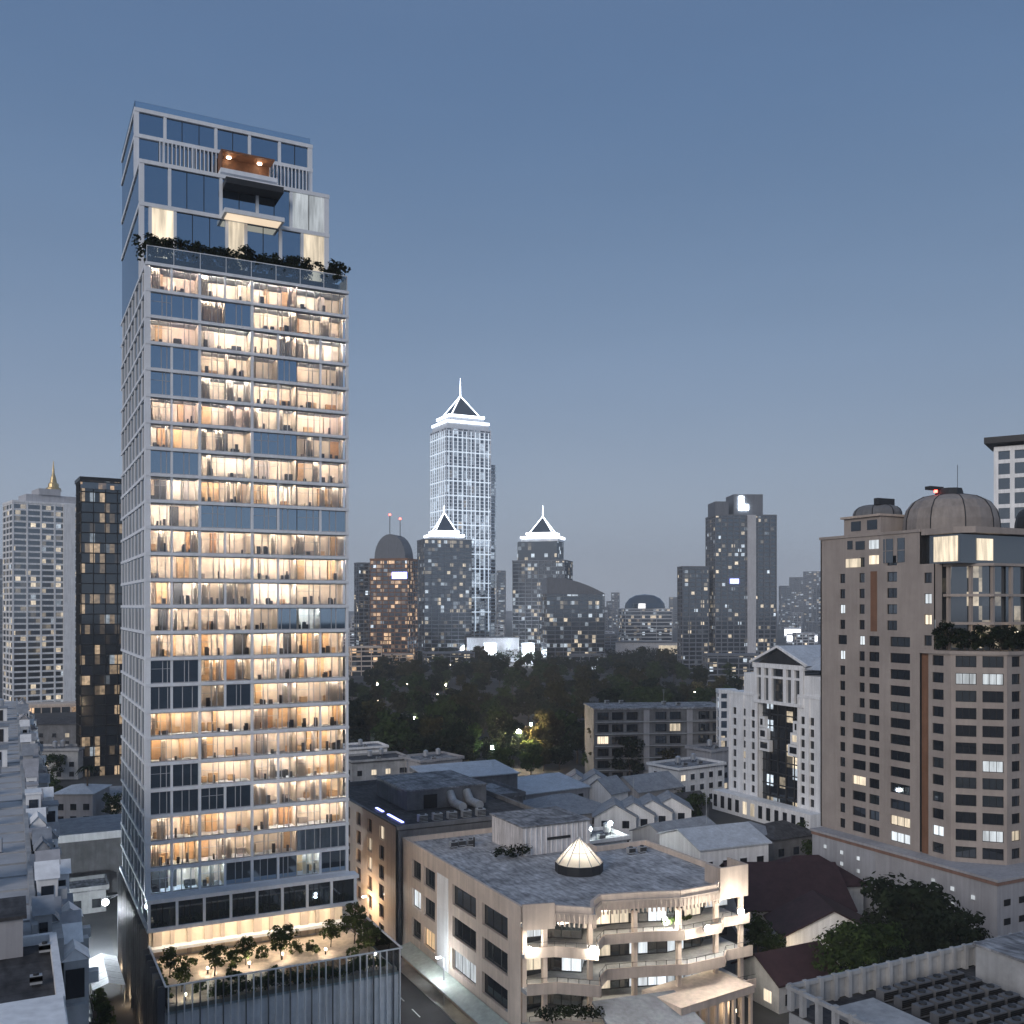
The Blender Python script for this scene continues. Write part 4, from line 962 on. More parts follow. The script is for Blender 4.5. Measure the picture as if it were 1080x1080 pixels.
lit_crown(t, w*.72, d*.72, H, [(1.0,H+.4,H+5),(.74,H+5,H+9)], zh(541,z), zh(533,z), .5)
t, w, d, H = far_block('crowned_tower', 'separate tower with a white lit pyramid and spire, right of the tallest one', 541, 604, z, 592, CG_row, -14, .7, 3.8, .8, midb, 7, .5)
q = MB(); Hc = zh(572,z); q.box(-w*.42,w*.34,-d*.42,d*.42,H+.4,Hc); q.build('upper_storeys', CG_c, t)
lit_crown(t, w*.72, d*.72, Hc, [(1.0,Hc,Hc+5),(.74,Hc+5,Hc+9)], zh(545,z), zh(533,z), .5)
for (px, lab) in ((517,'bright white screen on the base of the skyline towers, left one'),(557,'bright white screen on the base of the skyline towers, right one')):
    c = Pz(px, 960); o = thing('light_screen', lab, 'screen', c, dir_rz(px))
    q = MB(); q.box(-6,6,0,1.2,0,20); q.build('frame', flood, o); q = MB(); q.box(-4.2,4.2,-.3,0,3,17); q.build('panel', M['screen'], o); plight(o,(0,-12,10),90000,(.85,.92,1),4)
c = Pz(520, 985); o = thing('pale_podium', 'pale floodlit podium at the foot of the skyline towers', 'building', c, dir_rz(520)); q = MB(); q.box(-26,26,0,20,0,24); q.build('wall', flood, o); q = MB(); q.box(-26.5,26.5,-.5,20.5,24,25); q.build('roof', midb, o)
# curved roof office
z = 900
t, w, d, H = far_block('office_block', 'dark office block with a curved sloping roof, right of the pyramid tower', 571, 637, z, 626, CG_row, 10, .6, 3.8, .6, midb, 8, .35, cap=False)
q = MB(); n = 10; pr = [(-w/2+w*k/n, H + 14*math.cos(.5*math.pi*(k/n)**1.2)) for k in range(n+1)]
for k in range(n): q.face([(pr[k][0],-d/2-.4,pr[k][1]),(pr[k+1][0],-d/2-.4,pr[k+1][1]),(pr[k+1][0],d/2+.4,pr[k+1][1]),(pr[k][0],d/2+.4,pr[k][1])])
q.face([(-w/2,-d/2-.4,H-1)] + [(w/2,-d/2-.4,H-1)] + [(x,-d/2-.4,zz) for x, zz in reversed(pr)])
q.face([(-w/2,d/2+.4,H-1)] + [(x,d/2+.4,zz) for x, zz in pr] + [(w/2,d/2+.4,H-1)]); q.face([(-w/2,-d/2-.4,H-1),(-w/2,-d/2-.4,pr[0][1]),(-w/2,d/2+.4,pr[0][1]),(-w/2,d/2+.4,H-1)])
q.build('curved_roof', midb, t)
t, w, d, H = far_block('domed_block', 'low wide block with a shallow glass dome on the skyline', 652, 708, 1150, 642, CG_row, 12, .8, 4.2, 1.1, paleb, 20, .4)
q = MB(); q.lathe(0,0,[(w*.44,H+.4),(w*.42,H+6),(w*.33,H+12),(w*.2,H+15.5),(.1,H+17)],18); q.build('dome', M['mglass'], t)
c = Pz(690,1080); o = thing('pale_block', 'pale low block in front of the shallow domed one', 'building', c, dir_rz(690)); q = MB(); q.box(-42,42,0,20,0,16); q.build('wall', paleb, o); q = MB(); q.box(5,34,-.3,0,4,13); q.build('lit_window', M['lw'], o); q = MB(); q.box(-43,43,-1,21,16,17); q.build('roof', midb, o)
# twin stepped tower
z = 800
t, w, d, H = far_block('stepped_tower', 'tall dark apartment tower with a bright light at its top, right of the park', 745, 817, z, 545, city_glass('apartment_glass',(2.6,3.4),.15,strength=.6,coolmix=.35), 16, .6, 3.4, 1.0, midb, 5, .9)
q = MB(); q.box(-w*.18,w*.3,-d*.4,d*.4,H+.4,zh(523,z)); q.box(-w*.5,-w*.28,-d*.5,d*.3,H+.4,zh(531,z)); q.build('top_storeys', midb, t)
q = MB(); zz = zh(537,z); q.box(-w*.10,-w*.02,-d*.4-1,-d*.4-.4,zz,zz+9); q.box(-w*.10,w*.06,-d*.4-1,-d*.4-.41,zz-2,zz+2.5); q.build('roof_sign', emis('white_sign',(.85,.93,1),14), t)
q = MB(); q.box(w*.02,w*.16,-d/2-1.6,-d/2-.5,0,H); q.build('pale_pier', paleb, t)
q = MB(); q.box(-w*.26,-w*.12,-d/2-1.2,-d/2-.5,zh(616,z),zh(611,z)); q.build('blue_sign', M['ledb'], t)
t, w, d, H = far_block('stepped_tower', 'shorter slim dark apartment tower at the left side of the tall one', 715, 747, 790, 598, bpy.data.materials['apartment_glass'], 16, .7, 3.4, 1.0, midb, 5, .8)
# top right white tower
z = 262
t, w, d, H = far_block('white_tower', 'white gridded tower with a dark overhanging roof at the right edge behind the dome', 1054, 1104, z, 474, CG_d, -6, .9, 3.9, 1.0, M['white'], 4.6, 1.1)
q = MB(); q.box(-w/2-2.6,w/2+2.6,-d/2-2.6,d/2+2.6,H+1.2,H+2.8); q.build('roof_overhang', M['dark'], t)
# distant hazy towers
rn = random.Random(77)
for (pl, pr_, z, top) in ((822,834,2300,618),(833,850,2600,609),(848,868,2500,603),(524,533,2000,602),(645,653,2600,625),(0,10,1500,590),(706,715,2400,630),(640,646,2200,634),(637,642,1900,640)):
    far_block('distant_tower', 'hazy pale blue tower far off on the horizon', pl, pr_, z, top, CG_far, rn.uniform(-20,20), .8, 5, 1.6, midb, 12, 2, group='hazy towers on the horizon', cat='tower')
for i in range(46):
    px = rn.choice([rn.uniform(366,460), rn.uniform(620,720), rn.uniform(800,870), rn.uniform(-10,60), rn.uniform(480,640)]); z = rn.uniform(1350,3000); ww = rn.uniform(14,40)
    far_block('distant_block', 'small hazy low block far off beyond the park', px-ww*F/z/2, px+ww*F/z/2, z, HZ+(CAM_H-rn.uniform(14,46))*F/z, rn.choice((CG_far,CG_c,CG_far)), rn.uniform(-25,25), .8, 4, 1.4, rn.choice((paleb,midb)), 9, 1.2, group='hazy low blocks beyond the park', cat='building')
for (px, z, wd_, h_, lab) in ((846,1500,46,11,'long low hall lit bright white on the horizon beside the taupe tower'),(836,1800,30,14,'small bright lit hall far off, left of the long one')):
    c = Pz(px, z); o = thing('lit_hall', lab, 'building', c, dir_rz(px)); q = MB(); q.box(-wd_/2,wd_/2,0,18,0,h_+3); q.build('wall', flood, o); q = MB(); q.box(-wd_/2+1,wd_/2-1,-.4,0,3,h_); q.build('lit_front', emis('hall_light',(.95,.97,1),3.2) if 'hall_light' not in bpy.data.materials else bpy.data.materials['hall_light'], o)
# low lit blocks at the near edge of the skyline
for i, (pl, pr_, z, top, g_, bm, lab) in enumerate(((368,402,800,682,CG_o,M['beige'],'low pale building with amber windows behind the trees beside the lit tower'),(404,436,860,690,CG_o,M['beige2'],'low amber lit shop row at the foot of the brown rounded tower'),(446,500,880,688,CG_w,midb,'low dark block at the foot of the first pyramid tower'),(600,640,880,690,CG_c,midb,'low dark block before the curved roof office'),(742,800,700,690,CG_w,midb,'low block with warm lights at the foot of the tall stepped tower'))):
    far_block('low_block', lab, pl, pr_, z, top, g_, 10, .5, 4, 1.0, bm, 7, .6, cat='building')
# ================================================================== white building with the pediment
WB = thing('pediment_building', 'white apartment building with a classical pediment and a dark glass centre', 'building', (182,197,0), world=True)
items = []
def wing(y1, wdt, H, cols, nm):
    o = (175.0, y1, 0.0); rects = []
    n = int((H-7)/2.85)
    for k in range(n):
        for c in cols: rects.append((c-.65, 6+k*2.85, c+.65, 7.9+k*2.85))
    q = MB(); wall_open(q, o, R(-90), wdt, H, rects, .4); q.box(175.45,186,y1-wdt,y1,0,H-.01); q.build(nm, M['white'], WB)
    for r in rects: items.append((o, R(-90), r))
    q = MB(); q.box(174.8,186.1,y1-wdt-.1,y1+.1,H,H+.7); q.build('cornice', M['white'], WB)
    for c in (0.15, wdt/2+.1, wdt-.15):
        q = MB(); q.box(174.7,175,y1-c-.14,y1-c+.14,5,H); q.build('pilaster', M['white'], WB)
wing(214, 11.6, 31.5, (2.2,6.0,9.6), 'wing'); wing(187.6, 7.6, 32.5, (1.6,4.8), 'wing')
q = MB(); q.box(176.6,186,187.6,202.4,3,30.5); q.build('glass_centre', city_glass('dark_centre_glass',(2.4,2.85),.16,strength=.8,coolmix=.6,body=(.012,.014,.018),refl=.12), WB)
q = MB()
for k in range(9): q.box(176.4,176.6,187.7,202.3,3+k*3,3.3+k*3)
for y in (190.5,193.5,196.5,199.5): q.box(176.3,176.61,y-.1,y+.1,3,30)
q.build('mullions', M['dark'], WB)
for (ya, yb, za) in ((198.4,202.4,17.5),(187.7,191.5,17.5)):
    for j in range(3):
        q = MB(); e = j*.9; q.box(175.2,176.4,(ya+e) if ya > 195 else ya, yb if ya > 195 else yb-e, za+j*3, za+j*3+2.9); s_ = q.build('corbelled_bay', M['white'], WB)
        q = MB(); q.box(175.1,175.2,((ya+e) if ya > 195 else ya)+.7,(yb if ya > 195 else yb-e)-.7,za+j*3+.7,za+j*3+2.3); q.build('window', M['lw' if j == 1 and ya < 195 else 'bglass'], s_)
q = MB(); q.box(175.4,186,186,203.6,30.5,40); q.build('temple_block', M['mglass'], WB)
q = MB(); q.box(174.6,186,185.6,204,30,30.8); q.box(174.6,186.2,185.4,204.2,39.2,40.4); q.box(174.9,186,185.9,203.8,36.6,37.2); q.build('entablature', M['white'], WB)
for y in (186.3,189.3,192.2,197.6,200.4,203.2):
    q = MB(); q.box(174.75,175.4,y-.6,y+.6,30.8,39.2); q.build('column', M['white'], WB)
q = MB(); q.box(175,186,203.7,208,31.5,37.5); q.box(175.02,186,180,185.5,32.5,38); q.build('attic', M['white'], WB)
q = MB()
gy0, gy1, gz0, gz1 = 184.6, 204.4, 40.4, 44.6; gm = (gy0+gy1)/2
q.face([(174.2,gy0-.6,gz0),(174.2,gm,gz1+.5),(190,gm,gz1+.5),(190,gy0-.6,gz0)]); q.face([(174.2,gm,gz1+.5),(174.2,gy1+.6,gz0),(190,gy1+.6,gz0),(190,gm,gz1+.5)])
q.face([(174.8,178,39.6),(182,178,43.5),(182,186,43.5),(174.8,186,39.6)]); q.face([(182,178,43.5),(189,178,39.6),(189,186,39.6),(182,186,43.5)])
q.build('roof', M['tileblue'], WB)
q = MB(); q.face([(175.0,gy0+2,gz0+.02),(175.0,gy1-2,gz0+.02),(175.0,gm,gz1-.4)][::-1]); q.build('tympanum', M['dark'], WB)
q = MB(); q.tube((174.4,gy0-.5,gz0+.1),(174.4,gm,gz1+.3),.4,n=4); q.tube((174.4,gm,gz1+.3),(174.4,gy1+.5,gz0+.1),.4,n=4); q.build('raking_cornice', M['white'], WB)
q = MB(); q.box(170.8,175.0,179,216,0,5.2); pb = q.build('base_storey', M['white'], WB)
for y in range(181,216,3): q = MB(); q.box(170.7,170.8,y,y+1.4,1,4.2); q.build('base_window', M['lw' if y in (199,202) else 'bglass'], pb)
rn = random.Random(5)
for it in items[:70]: window(WB, it[0], it[1], it[2], M[rn.choice(('bglass','bglass','bglass','bglass','mglass','lw' if rn.random()<.3 else 'bglass'))], 2, rev=.4)
c = Pz(781,300); far_block('white_annex', 'small white stepped block left of the pediment building', 757, 776, 305, 728, CG_d, 10, .8, 3, .9, M['white'], 3, .7, cat='building')
# ================================================================== mid-rise and houses
MR = thing('mid_rise', 'dark grey mid rise flats with balconies and a few lit rooms beyond the small roofs', 'building', Pz(690,318), dir_rz(690)+R(14))
w_, H_ = 42, 23
oM = (-w_/2,-8.0,0.0); rects = []
for k in range(6):
    for i in range(9):
        if i in (3, 6): continue
        rects.append((1.0+i*4.6, .9+k*3.75, 4.7+i*4.6, 3.4+k*3.75))
q = MB(); wall_open(q, oM, 0, w_, H_, rects, 1.1); q.build('wall', M['greywall'] if False else M['dconcrete'], MR)
rn = random.Random(8)
MR['_org'] = (0,0,0)
for r in rects: window(MR, oM, 0, r, M[rn.choice(('bglass','bglass','bglass','mglass','lw','bglass','bglass'))], 3, rev=1.1)
q = MB(); q.box(-w_/2,w_/2,-6.8,9,0,H_-.1); q.build('body', M['dconcrete'], MR); q = MB(); q.box(-w_/2-.4,w_/2+.4,-8.6,9.2,H_,H_+.5); q.build('roof', M['roofg'], MR)
for i in (3,6): q = MB(); q.box(-w_/2+1+i*4.6+.8,-w_/2+1+i*4.6+2.6,-8.4,-8.02,0,H_-.2); q.build('stair_panel', M['greywall'], MR)
q = MB()
for k in range(6): q.box(-w_/2+.3,w_/2-.3,-8.8,-8.03,.3+k*3.75,.5+k*3.75)
stuff(q.build('balcony_slabs', M['concrete'], MR))
def house(label, px, py, h, w, d, rz, wallm, roofm, kind='gable', hr=2.5, nwin=3, lit=0.0, group=None, name='house', over=.5, eave_ref=True):
    c = Ph(px, py, h); t = thing(name, label, 'house', (c[0],c[1],0), R(rz), group)
    rn_ = random.Random(int(px*7+py))
    q = MB()
    if kind == 'gable':
        q.prism([(-w/2,-d/2),(w/2,-d/2),(w/2,d/2),(-w/2,d/2)],0,h)
        for x in (-w/2, w/2): q.face([(x,-d/2,h),(x,d/2,h),(x,0,h+hr)])
    else: q.box(-w/2,w/2,-d/2,d/2,0,h)
    q.build('wall', wallm, t)
    q = MB(); W_, D_ = w/2+over, d/2+over
    if kind == 'gable':
        e = h-hr*over/(d/2)
        for s in (-1,1):
            q.face([(-W_,s*D_,e+.05),(W_,s*D_,e+.05),(W_,0,h+hr+.05),(-W_,0,h+hr+.05)]); q.face([(-W_,s*D_,e+.28),(W_,s*D_,e+.28),(W_,0,h+hr+.28),(-W_,0,h+hr+.28)])
            q.face([(-W_,s*D_,e+.05),(W_,s*D_,e+.05),(W_,s*D_,e+.28),(-W_,s*D_,e+.28)])
            for x in (-W_,W_): q.face([(x,s*D_,e+.05),(x,0,h+hr+.05),(x,0,h+hr+.28),(x,s*D_,e+.28)])
    elif kind == 'hip':
        k = min(W_,D_)*.95; r = max(.1, W_-k)
        q.box(-W_,W_,-D_,D_,h,h+.15)
        q.face([(-W_,-D_,h+.16),(W_,-D_,h+.16),(r,0,h+hr),(-r,0,h+hr)]); q.face([(W_,D_,h+.16),(-W_,D_,h+.16),(-r,0,h+hr),(r,0,h+hr)])
        q.face([(W_,-D_,h+.16),(W_,D_,h+.16),(r,0,h+hr)]); q.face([(-W_,D_,h+.16),(-W_,-D_,h+.16),(-r,0,h+hr)])
    elif kind == 'shed':
        q.face([(-W_,-D_,h),(W_,-D_,h),(W_,D_,h+hr),(-W_,D_,h+hr)]); q.face([(-W_,-D_,h+.25),(W_,-D_,h+.25),(W_,D_,h+hr+.25),(-W_,D_,h+hr+.25)])
        q.face([(-W_,-D_,h),(W_,-D_,h),(W_,-D_,h+.25),(-W_,-D_,h+.25)]); q.face([(-W_,-D_,h),(-W_,D_,h+hr),(-W_,D_,h+hr+.25),(-W_,-D_,h+.25)]); q.face([(W_,-D_,h),(W_,D_,h+hr),(W_,D_,h+hr+.25),(W_,-D_,h+.25)]); q.face([(-W_,D_,h),(W_,D_,h),(W_,D_,h+hr),(-W_,D_,h+hr)])
    else:
        q.box(-W_,W_,-D_,D_,h,h+.25)
    q.build('roof', roofm, t)
    if kind == 'flat':
        q = MB(); parapet(q, [(-W_+.1,-D_+.1),(W_-.1,-D_+.1),(W_-.1,D_-.1),(-W_+.1,D_-.1)], .2, h+.25, h+.9); q.build('parapet', wallm, t)
    nf = max(1, int(h/3.1))
    for f_ in range(nf):
        for i in range(nwin):
            x = -w/2 + w*(i+.5)/nwin; ww = min(1.5, w/nwin*.55)
            m = M['lw'] if rn_.random() < lit else M['bglass']
            q = MB(); q.box(x-ww/2,x+ww/2,-d/2-.05,-d/2-.01,.9+f_*3.1,2.5+f_*3.1); wn_ = q.build('window', m, t)
            q = MB(); q.box(x-ww/2-.1,x+ww/2+.1,-d/2-.12,-d/2-.002,2.5+f_*3.1,2.62+f_*3.1); q.box(x-ww/2-.1,x+ww/2+.1,-d/2-.2,-d/2-.002,.78+f_*3.1,.9+f_*3.1); q.build('sill', wallm, wn_)
            if i < 2:
                y = -d/2 + d*(i+.5)/2
                q = MB(); q.box(-w/2-.05,-w/2-.01,y-ww/2,y+ww/2,.9+f_*3.1,2.5+f_*3.1); q.build('window', M['lw'] if rn_.random() < lit else M['bglass'], t)
    return t
W_, C_, D_, G_ = M['white'], M['concrete'], M['dconcrete'], M['greywall']
house('dark low block with an open undercroft and grey roof behind the brown block', 478, 838, 14, 26, 16, 0, D_, M['roofg'], 'flat', 0, 6)
house('blue grey sheet roofed block with a lit left edge, behind the brown block', 490, 815, 15, 22, 13, 0, D_, M['tileblue'], 'shed', 1.2, 5, .1)
house('long pale sheet roof sloping toward the beige block', 572, 830, 10, 19, 13, 6, G_, M['tileblue'], 'shed', 1.6, 4)
house('wide grey hip roofed house behind the pale plant room', 592, 852, 9.5, 20, 16, 0, G_, M['tile'], 'hip', 3.2, 5)
house('small white gabled house, leftmost of the white gables behind the hip roof', 607, 826, 9, 6.5, 9, 62, W_, M['tile'], 'gable', 3, 2)
house('white gabled house with a dark dormer, second of the white gables', 627, 824, 10, 7, 8, 62, W_, M['tile'], 'gable', 2.5, 2)
house('white gabled house with a steep roof before the mid rise flats', 640, 833, 9, 7, 8, 20, W_, M['tile'], 'gable', 3, 2, .1)
house('grey gable roofed house below the mid rise flats, lit at its left wall', 681, 829, 8.5, 15, 11, 8, G_, M['tile'], 'gable', 3, 4, .3)
house('white flat topped low house before the mid rise flats', 724, 807, 10, 18, 12, 8, W_, M['roofg'], 'flat', 0, 5, .15)
house('boxy white two storey house beside the mid rise flats', 752, 790, 12, 12, 10, 8, G_, M['roofg'], 'flat', 0, 3, .2)
for i, (px, py) in enumerate(((648,858),(667,856),(686,853),(706,850))):
    house(('white terraced house with a gabled front, nearest the floodlit plant yard','white terraced house with a gabled front, second from the floodlit plant yard','white terraced house with a gabled front, third from the floodlit plant yard','white terraced house with a gabled front, at the right end of its row')[i], px, py, 9.5, 7.5, 9, 60, W_, M['tile'], 'gable', 2.6, 2, .08, group='row of white terraced houses')
house('white villa with a broad pale blue sheet roof right of the beige block', 752, 884, 11, 15, 14, -4, W_, M['tileblue'], 'gable', 2.2, 4)
house('grey roofed house between the white villa and the beige block', 715, 878, 9, 14, 12, 4, G_, M['tile'], 'gable', 2.4, 3)
house('small dark roofed house at the edge of the trees beside the lit tower', 395, 800, 8, 18, 12, 0, C_, M['roofd'], 'flat', 0, 4, .15)
house('pale low house half hidden by trees beside the lit tower', 383, 788, 9, 13, 10, 0, W_, M['roofg'], 'flat', 0, 3, .2)
house('grey block with a flat roof under the park trees', 455, 800, 8, 15, 12, 10, G_, M['roofg'], 'flat', 0, 3)
house('narrow white house between the villa and the pediment building', 790, 876, 8, 8, 9, 10, W_, M['tile'], 'hip', 2, 2, .2)
house('dark roofed house among trees below the pediment building', 822, 878, 7.5, 12, 10, 0, D_, M['roofd'], 'hip', 2.5, 3, .1)
house('dark shed behind the white villa', 720, 845, 6, 10, 8, 0, D_, M['roofd'], 'gable', 2, 2)
house('pale yard building with two floodlights behind the plant room', 628, 884, 11, 9, 8, 0, W_, M['roofg'], 'flat', 0, 3, .1)
for (px, py, lab) in ((643,868,'bright greenish floodlight on the yard building behind the plant room'),(622,874,'smaller floodlight on the yard building, left of the brighter one')):
    floodlight(Ph(px,py,13.5), lab, 520 if px == 643 else 200, (.92,1,.88), 'floodc', .45 if px == 643 else .3)
# ---- maroon roofed houses, right
house('maroon tiled long house with a ridge running away, right of the beige block', 822, 938, 6, 17, 20, -27, G_, M['tilered'], 'gable', 4.5, 4, .1, over=1.2)
house('maroon tiled house with a small white gable in front of the grey car park wall', 868, 975, 5.2, 9, 14, 63, W_, M['tilered'], 'gable', 3.6, 3, .2, over=1)
house('maroon hip roofed pavilion behind the big tree', 850, 925, 6, 16, 12, -20, C_, M['tilered'], 'hip', 4, 3, .3, over=1)
house('low brown roofed shed left of the big tree', 830, 1020, 4, 11, 9, 0, C_, M['tilered'], 'gable', 2.6, 3, .3)
# ================================================================== left: stepped balcony block, roof terrace, alley
LB = thing('balcony_block', 'long grey roofed block at the left edge with a jagged row of white balcony bays', 'building', (-10,150,0), world=True)
q = MB(); q.box(-40,3.0,67,235,0,34.6); q.build('wall', C_, LB)
q = MB(); q.box(-40,1.6,66.8,235.2,34.6,35.0); q.build('roof', surf('seamed_grey_roof',(.44,.45,.47),.6,.16,.25,streak=.05), LB)
q = MB()
for y in range(70,232,4): q.box(-40,1.15,y,y+.12,35.0,35.1)
stuff(q.build('roof_seams', M['concrete'], LB))
q = MB(); q.box(1.2,1.55,67,235,35.0,35.6); q.build('parapet', M['concrete'], LB)
rn = random.Random(31)
for row, (xb, hb, ys, ye) in enumerate(((1.6,35.2,68,230),(2.9,33.0,67,225))):
    y = ys; i = 0
    while y < ye:
        xo = xb + rn.uniform(-.2,.3); dp = rn.uniform(.9,1.6); L = rn.uniform(1.5,2.9); h = hb+rn.uniform(-1.2,1.6)
        q = MB(); q.box(xo,xo+dp,y,y+L,h-5,h)
        q.box(xo+.1,xo+dp-.1,y-.5,y-.02,h-5,h-2.6); b = q.build('balcony_bay', M['concrete'] if rn.random() < .3 else M['white'], LB)
        q = MB(); k = rn.random()
        if k < .45:
            q.face([(xo-.15,y-.2,h),(xo+dp+.15,y-.2,h),(xo+dp+.15,y+L/2,h+.9),(xo-.15,y+L/2,h+.9)]); q.face([(xo-.15,y+L/2,h+.9),(xo+dp+.15,y+L/2,h+.9),(xo+dp+.15,y+L+.2,h),(xo-.15,y+L+.2,h)])
            q.face([(xo+dp,y-.2,h),(xo+dp,y+L+.2,h),(xo+dp,y+L/2,h+.9)])
        elif k < .75:
            q.face([(xo-.1,y-.15,h+.03),(xo+dp/2,y-.15,h+.8),(xo+dp/2,y+L+.1,h+.8),(xo-.1,y+L+.1,h+.03)]); q.face([(xo+dp/2,y-.15,h+.8),(xo+dp+.1,y-.15,h+.03),(xo+dp+.1,y+L+.1,h+.03),(xo+dp/2,y+L+.1,h+.8)])
            q.face([(xo,y-.02,h),(xo+dp,y-.02,h),(xo+dp/2,y-.02,h+.78)])
        else: q.box(xo-.1,xo+dp+.1,y-.12,y+L+.1,h,h+.18)
        q.build('hood', rn.choice((M['tile'],M['white'],M['greywall'])), b)
        q = MB(); q.box(xo+.25,xo+dp-.25,y-.07,y-.01,h-2.3,h-.5); q.build('window', M['bglass'], b)
        if rn.random() < .5: q = MB(); q.box(xo+dp,xo+dp+.6,y+.2,y+1.0,h-1.6,h-.9); q.build('condenser', M['galv'], b)
        y += L + rn.uniform(.2,2.0); i += 1
rnL = random.Random(12)
for i in range(16):
    b_ = (-1.2-rnL.uniform(0,2.2), 72+i*9.6+rnL.uniform(-2,2))
    k = i % 3
    if k == 0:
        o = thing('water_tank', 'steel water tank on the long pale roof beside the balcony bays', 'water tank', (*b_,35.0), 0, 'water tanks on the long pale roof')
        q = MB(); q.cyl(0,0,.7,.7,.4,1.9,12); q.cyl(0,0,.7,.2,1.9,2.2,12); q.build('tank', M['steel'], o); q = MB(); q.box(-.55,.55,-.55,.55,0,.4); q.build('stand', M['concrete'], o)
    elif k == 1:
        o = thing('roof_hatch', 'small white roof hatch house on the long pale roof beside the balcony bays', 'roof hatch', (*b_,35.0), 0, 'hatch houses on the long pale roof')
        q = MB(); q.box(-1.1,1.1,-1.3,1.3,0,2.2); q.build('wall', M['white'], o); q = MB(); q.box(-1.25,1.25,-1.45,1.45,2.2,2.35); q.build('roof', M['tile'], o); q = MB(); q.box(-.45,.45,-1.36,-1.3,.05,1.9); q.build('door', M['dark'], o)
    else:
        o = thing('condenser', 'grey condenser on the long pale roof beside the balcony bays', 'condenser', (*b_,35.0), rnL.uniform(-.2,.2), 'condensers on the long pale roof')
        q = MB(); q.box(-.7,.7,-.45,.45,.15,1.2); q.build('casing', M['galv'], o); q = MB(); q.box(-.6,.6,-.4,.4,0,.15); q.build('feet', M['dark'], o); q = MB(); q.cyl(0,0,.32,.3,1.2,1.28,12); q.build('fan_guard', M['dark'], o)
NT = thing('roof_terrace_block', 'white walled block at the bottom left corner with a dark roof terrace', 'building', (-10,55,0), world=True)
q = MB(); q.box(-30,2.6,40,66.6,0,34.4); q.build('wall', M['white'], NT)
q = MB(); q.box(-29.9,2.5,55.2,66.5,34.41,34.65); q.build('roof', M['roofd'], NT)
q = MB(); parapet(q, [(-29.8,55.2),(2.35,55.2),(2.35,66.3),(-29.8,66.3)], .4, 34.4, 35.2); q.build('parapet', M['white'], NT)
q = MB(); q.box(-29.9,2.4,41,54.8,34.4,35.5); q.build('front_roof', M['white'], NT)
c = Ph(6,1006,34.65)
q = MB(); q.box(c[0]-7,c[0]+.9,c[1]-1,c[1]+3,34.66,36.9); sr = q.build('stair_room', G_, NT)
q = MB(); q.box(c[0]-7.2,c[0]+1.1,c[1]-1.2,c[1]+3.2,36.9,37.1); q.build('roof', M['roofd'], sr)
q = MB(); q.box(c[0]-2.4,c[0]-.6,c[1]-1.08,c[1]-1.02,34.7,36.5); q.build('door', M['black'], sr)
for i, (px, py) in enumerate(((47,1006),(38,1040))):
    box_unit('condenser', 'pale air condenser on the dark roof terrace at the bottom left', 'condenser', Ph(px,py,34.65), (.6,.4,.6), M['galv'], group='condensers on the roof terrace')
# alley
house('grey curved roof house with a palm before it, at the end of the alley', 87, 833, 8, 9.5, 12, -24, G_, M['tileblue'], 'hip', 1.6, 3, .1)
AB = thing('flat_roof_shed', 'wide flat grey roof with a pale front edge crossing the alley behind the lit tower', 'shed', (14,212,0), world=True)
q = MB(); q.box(5.5,24,205,221,0,11.4); q.build('wall', D_, AB); q = MB(); q.box(5,24.5,204.4,221.5,11.4,11.8); q.build('roof', M['tile'], AB); q = MB(); q.box(4.9,24.6,204.2,204.4,10.6,12.0); q.build('front_edge', M['white'], AB)
pt_ = Ph(91,866,0)
PT = thing('palm_tree', 'dark palm tree in front of the grey curved roof house', 'palm tree', (pt_[0],pt_[1]-1,0))
q = MB(); q.tube((0,0,0),(.3,.1,13.6),.3,.2,8); q.build('trunk', M['bark'], PT)
q = MB()
for k in range(16):
    a = k*.3927+rn.uniform(-.15,.15); up = rn.uniform(.1,1.1); L = rn.uniform(2.6,3.4); pv = None
    for j in range(7):
        s = j/6; x = L*s; zz = 13.6+up*math.sin(s*2.2)*1.6-1.9*s*s
        p = (.3+x*math.cos(a), .1+x*math.sin(a), zz); wdt = .42*math.sin(math.pi*min(1,s+.12))+.03
        l_ = (p[0]-wdt*math.sin(a), p[1]+wdt*math.cos(a), p[2]-.25); r_ = (p[0]+wdt*math.sin(a), p[1]-wdt*math.cos(a), p[2]-.25)
        if pv: q.face([pv[0],p,l_,pv[1]]); q.face([pv[0],pv[2],r_,p])
        pv = (p,l_,r_)
q.build('crown', M['leafd'], PT)
sm = [tree_meshes(200+i, 9, 3.4, 30, 46, .36, M['leaf'], .2, .3) for i in range(3)]
for i, (px, py, s, lab) in enumerate(((52,835,1.25,'tall green tree between the balcony block and the grey curved roof house'),(45,805,1.1,'green tree behind the balcony bays, below the white gridded tower'),(60,800,1.0,'tree at the left of the black glass tower base'),(118,845,.8,'small warm lit tree at the foot of the black glass tower'))):
    place_tree(sm[i%3], Ph(px,py+22,0), lab, 'tree', s)
house('low pale house left of the black glass tower base', 62, 790, 9, 16, 10, -24, C_, M['roofg'], 'flat', 0, 4, .25)
house('long dark shed roof below the white gridded tower', 58, 762, 9, 30, 14, -24, D_, M['roofd'], 'gable', 2, 6, .1)
far_block('lit_forecourt', 'warm lit low entrance block at the foot of the white gridded tower', 26, 84, 520, 742, CG_o, -4, .4, 3.4, .6, M['beige'], 5, .5, cat='building')
house('amber lit small house at the right of the grey curved roof house', 119, 836, 5, 6, 8, -24, M['beige'], M['tile'], 'gable', 1.5, 2, .9)
house('rusty roofed low shed in the alley yard under the flat grey roof', 84, 905, 5, 7.5, 9, 0, D_, M['tilered'], 'gable', 1.4, 3, .1)
house('small grey yard shed beside the alley lamp', 90, 935, 4, 6.5, 7, 0, C_, M['roofg'], 'flat', 0, 2, .1)
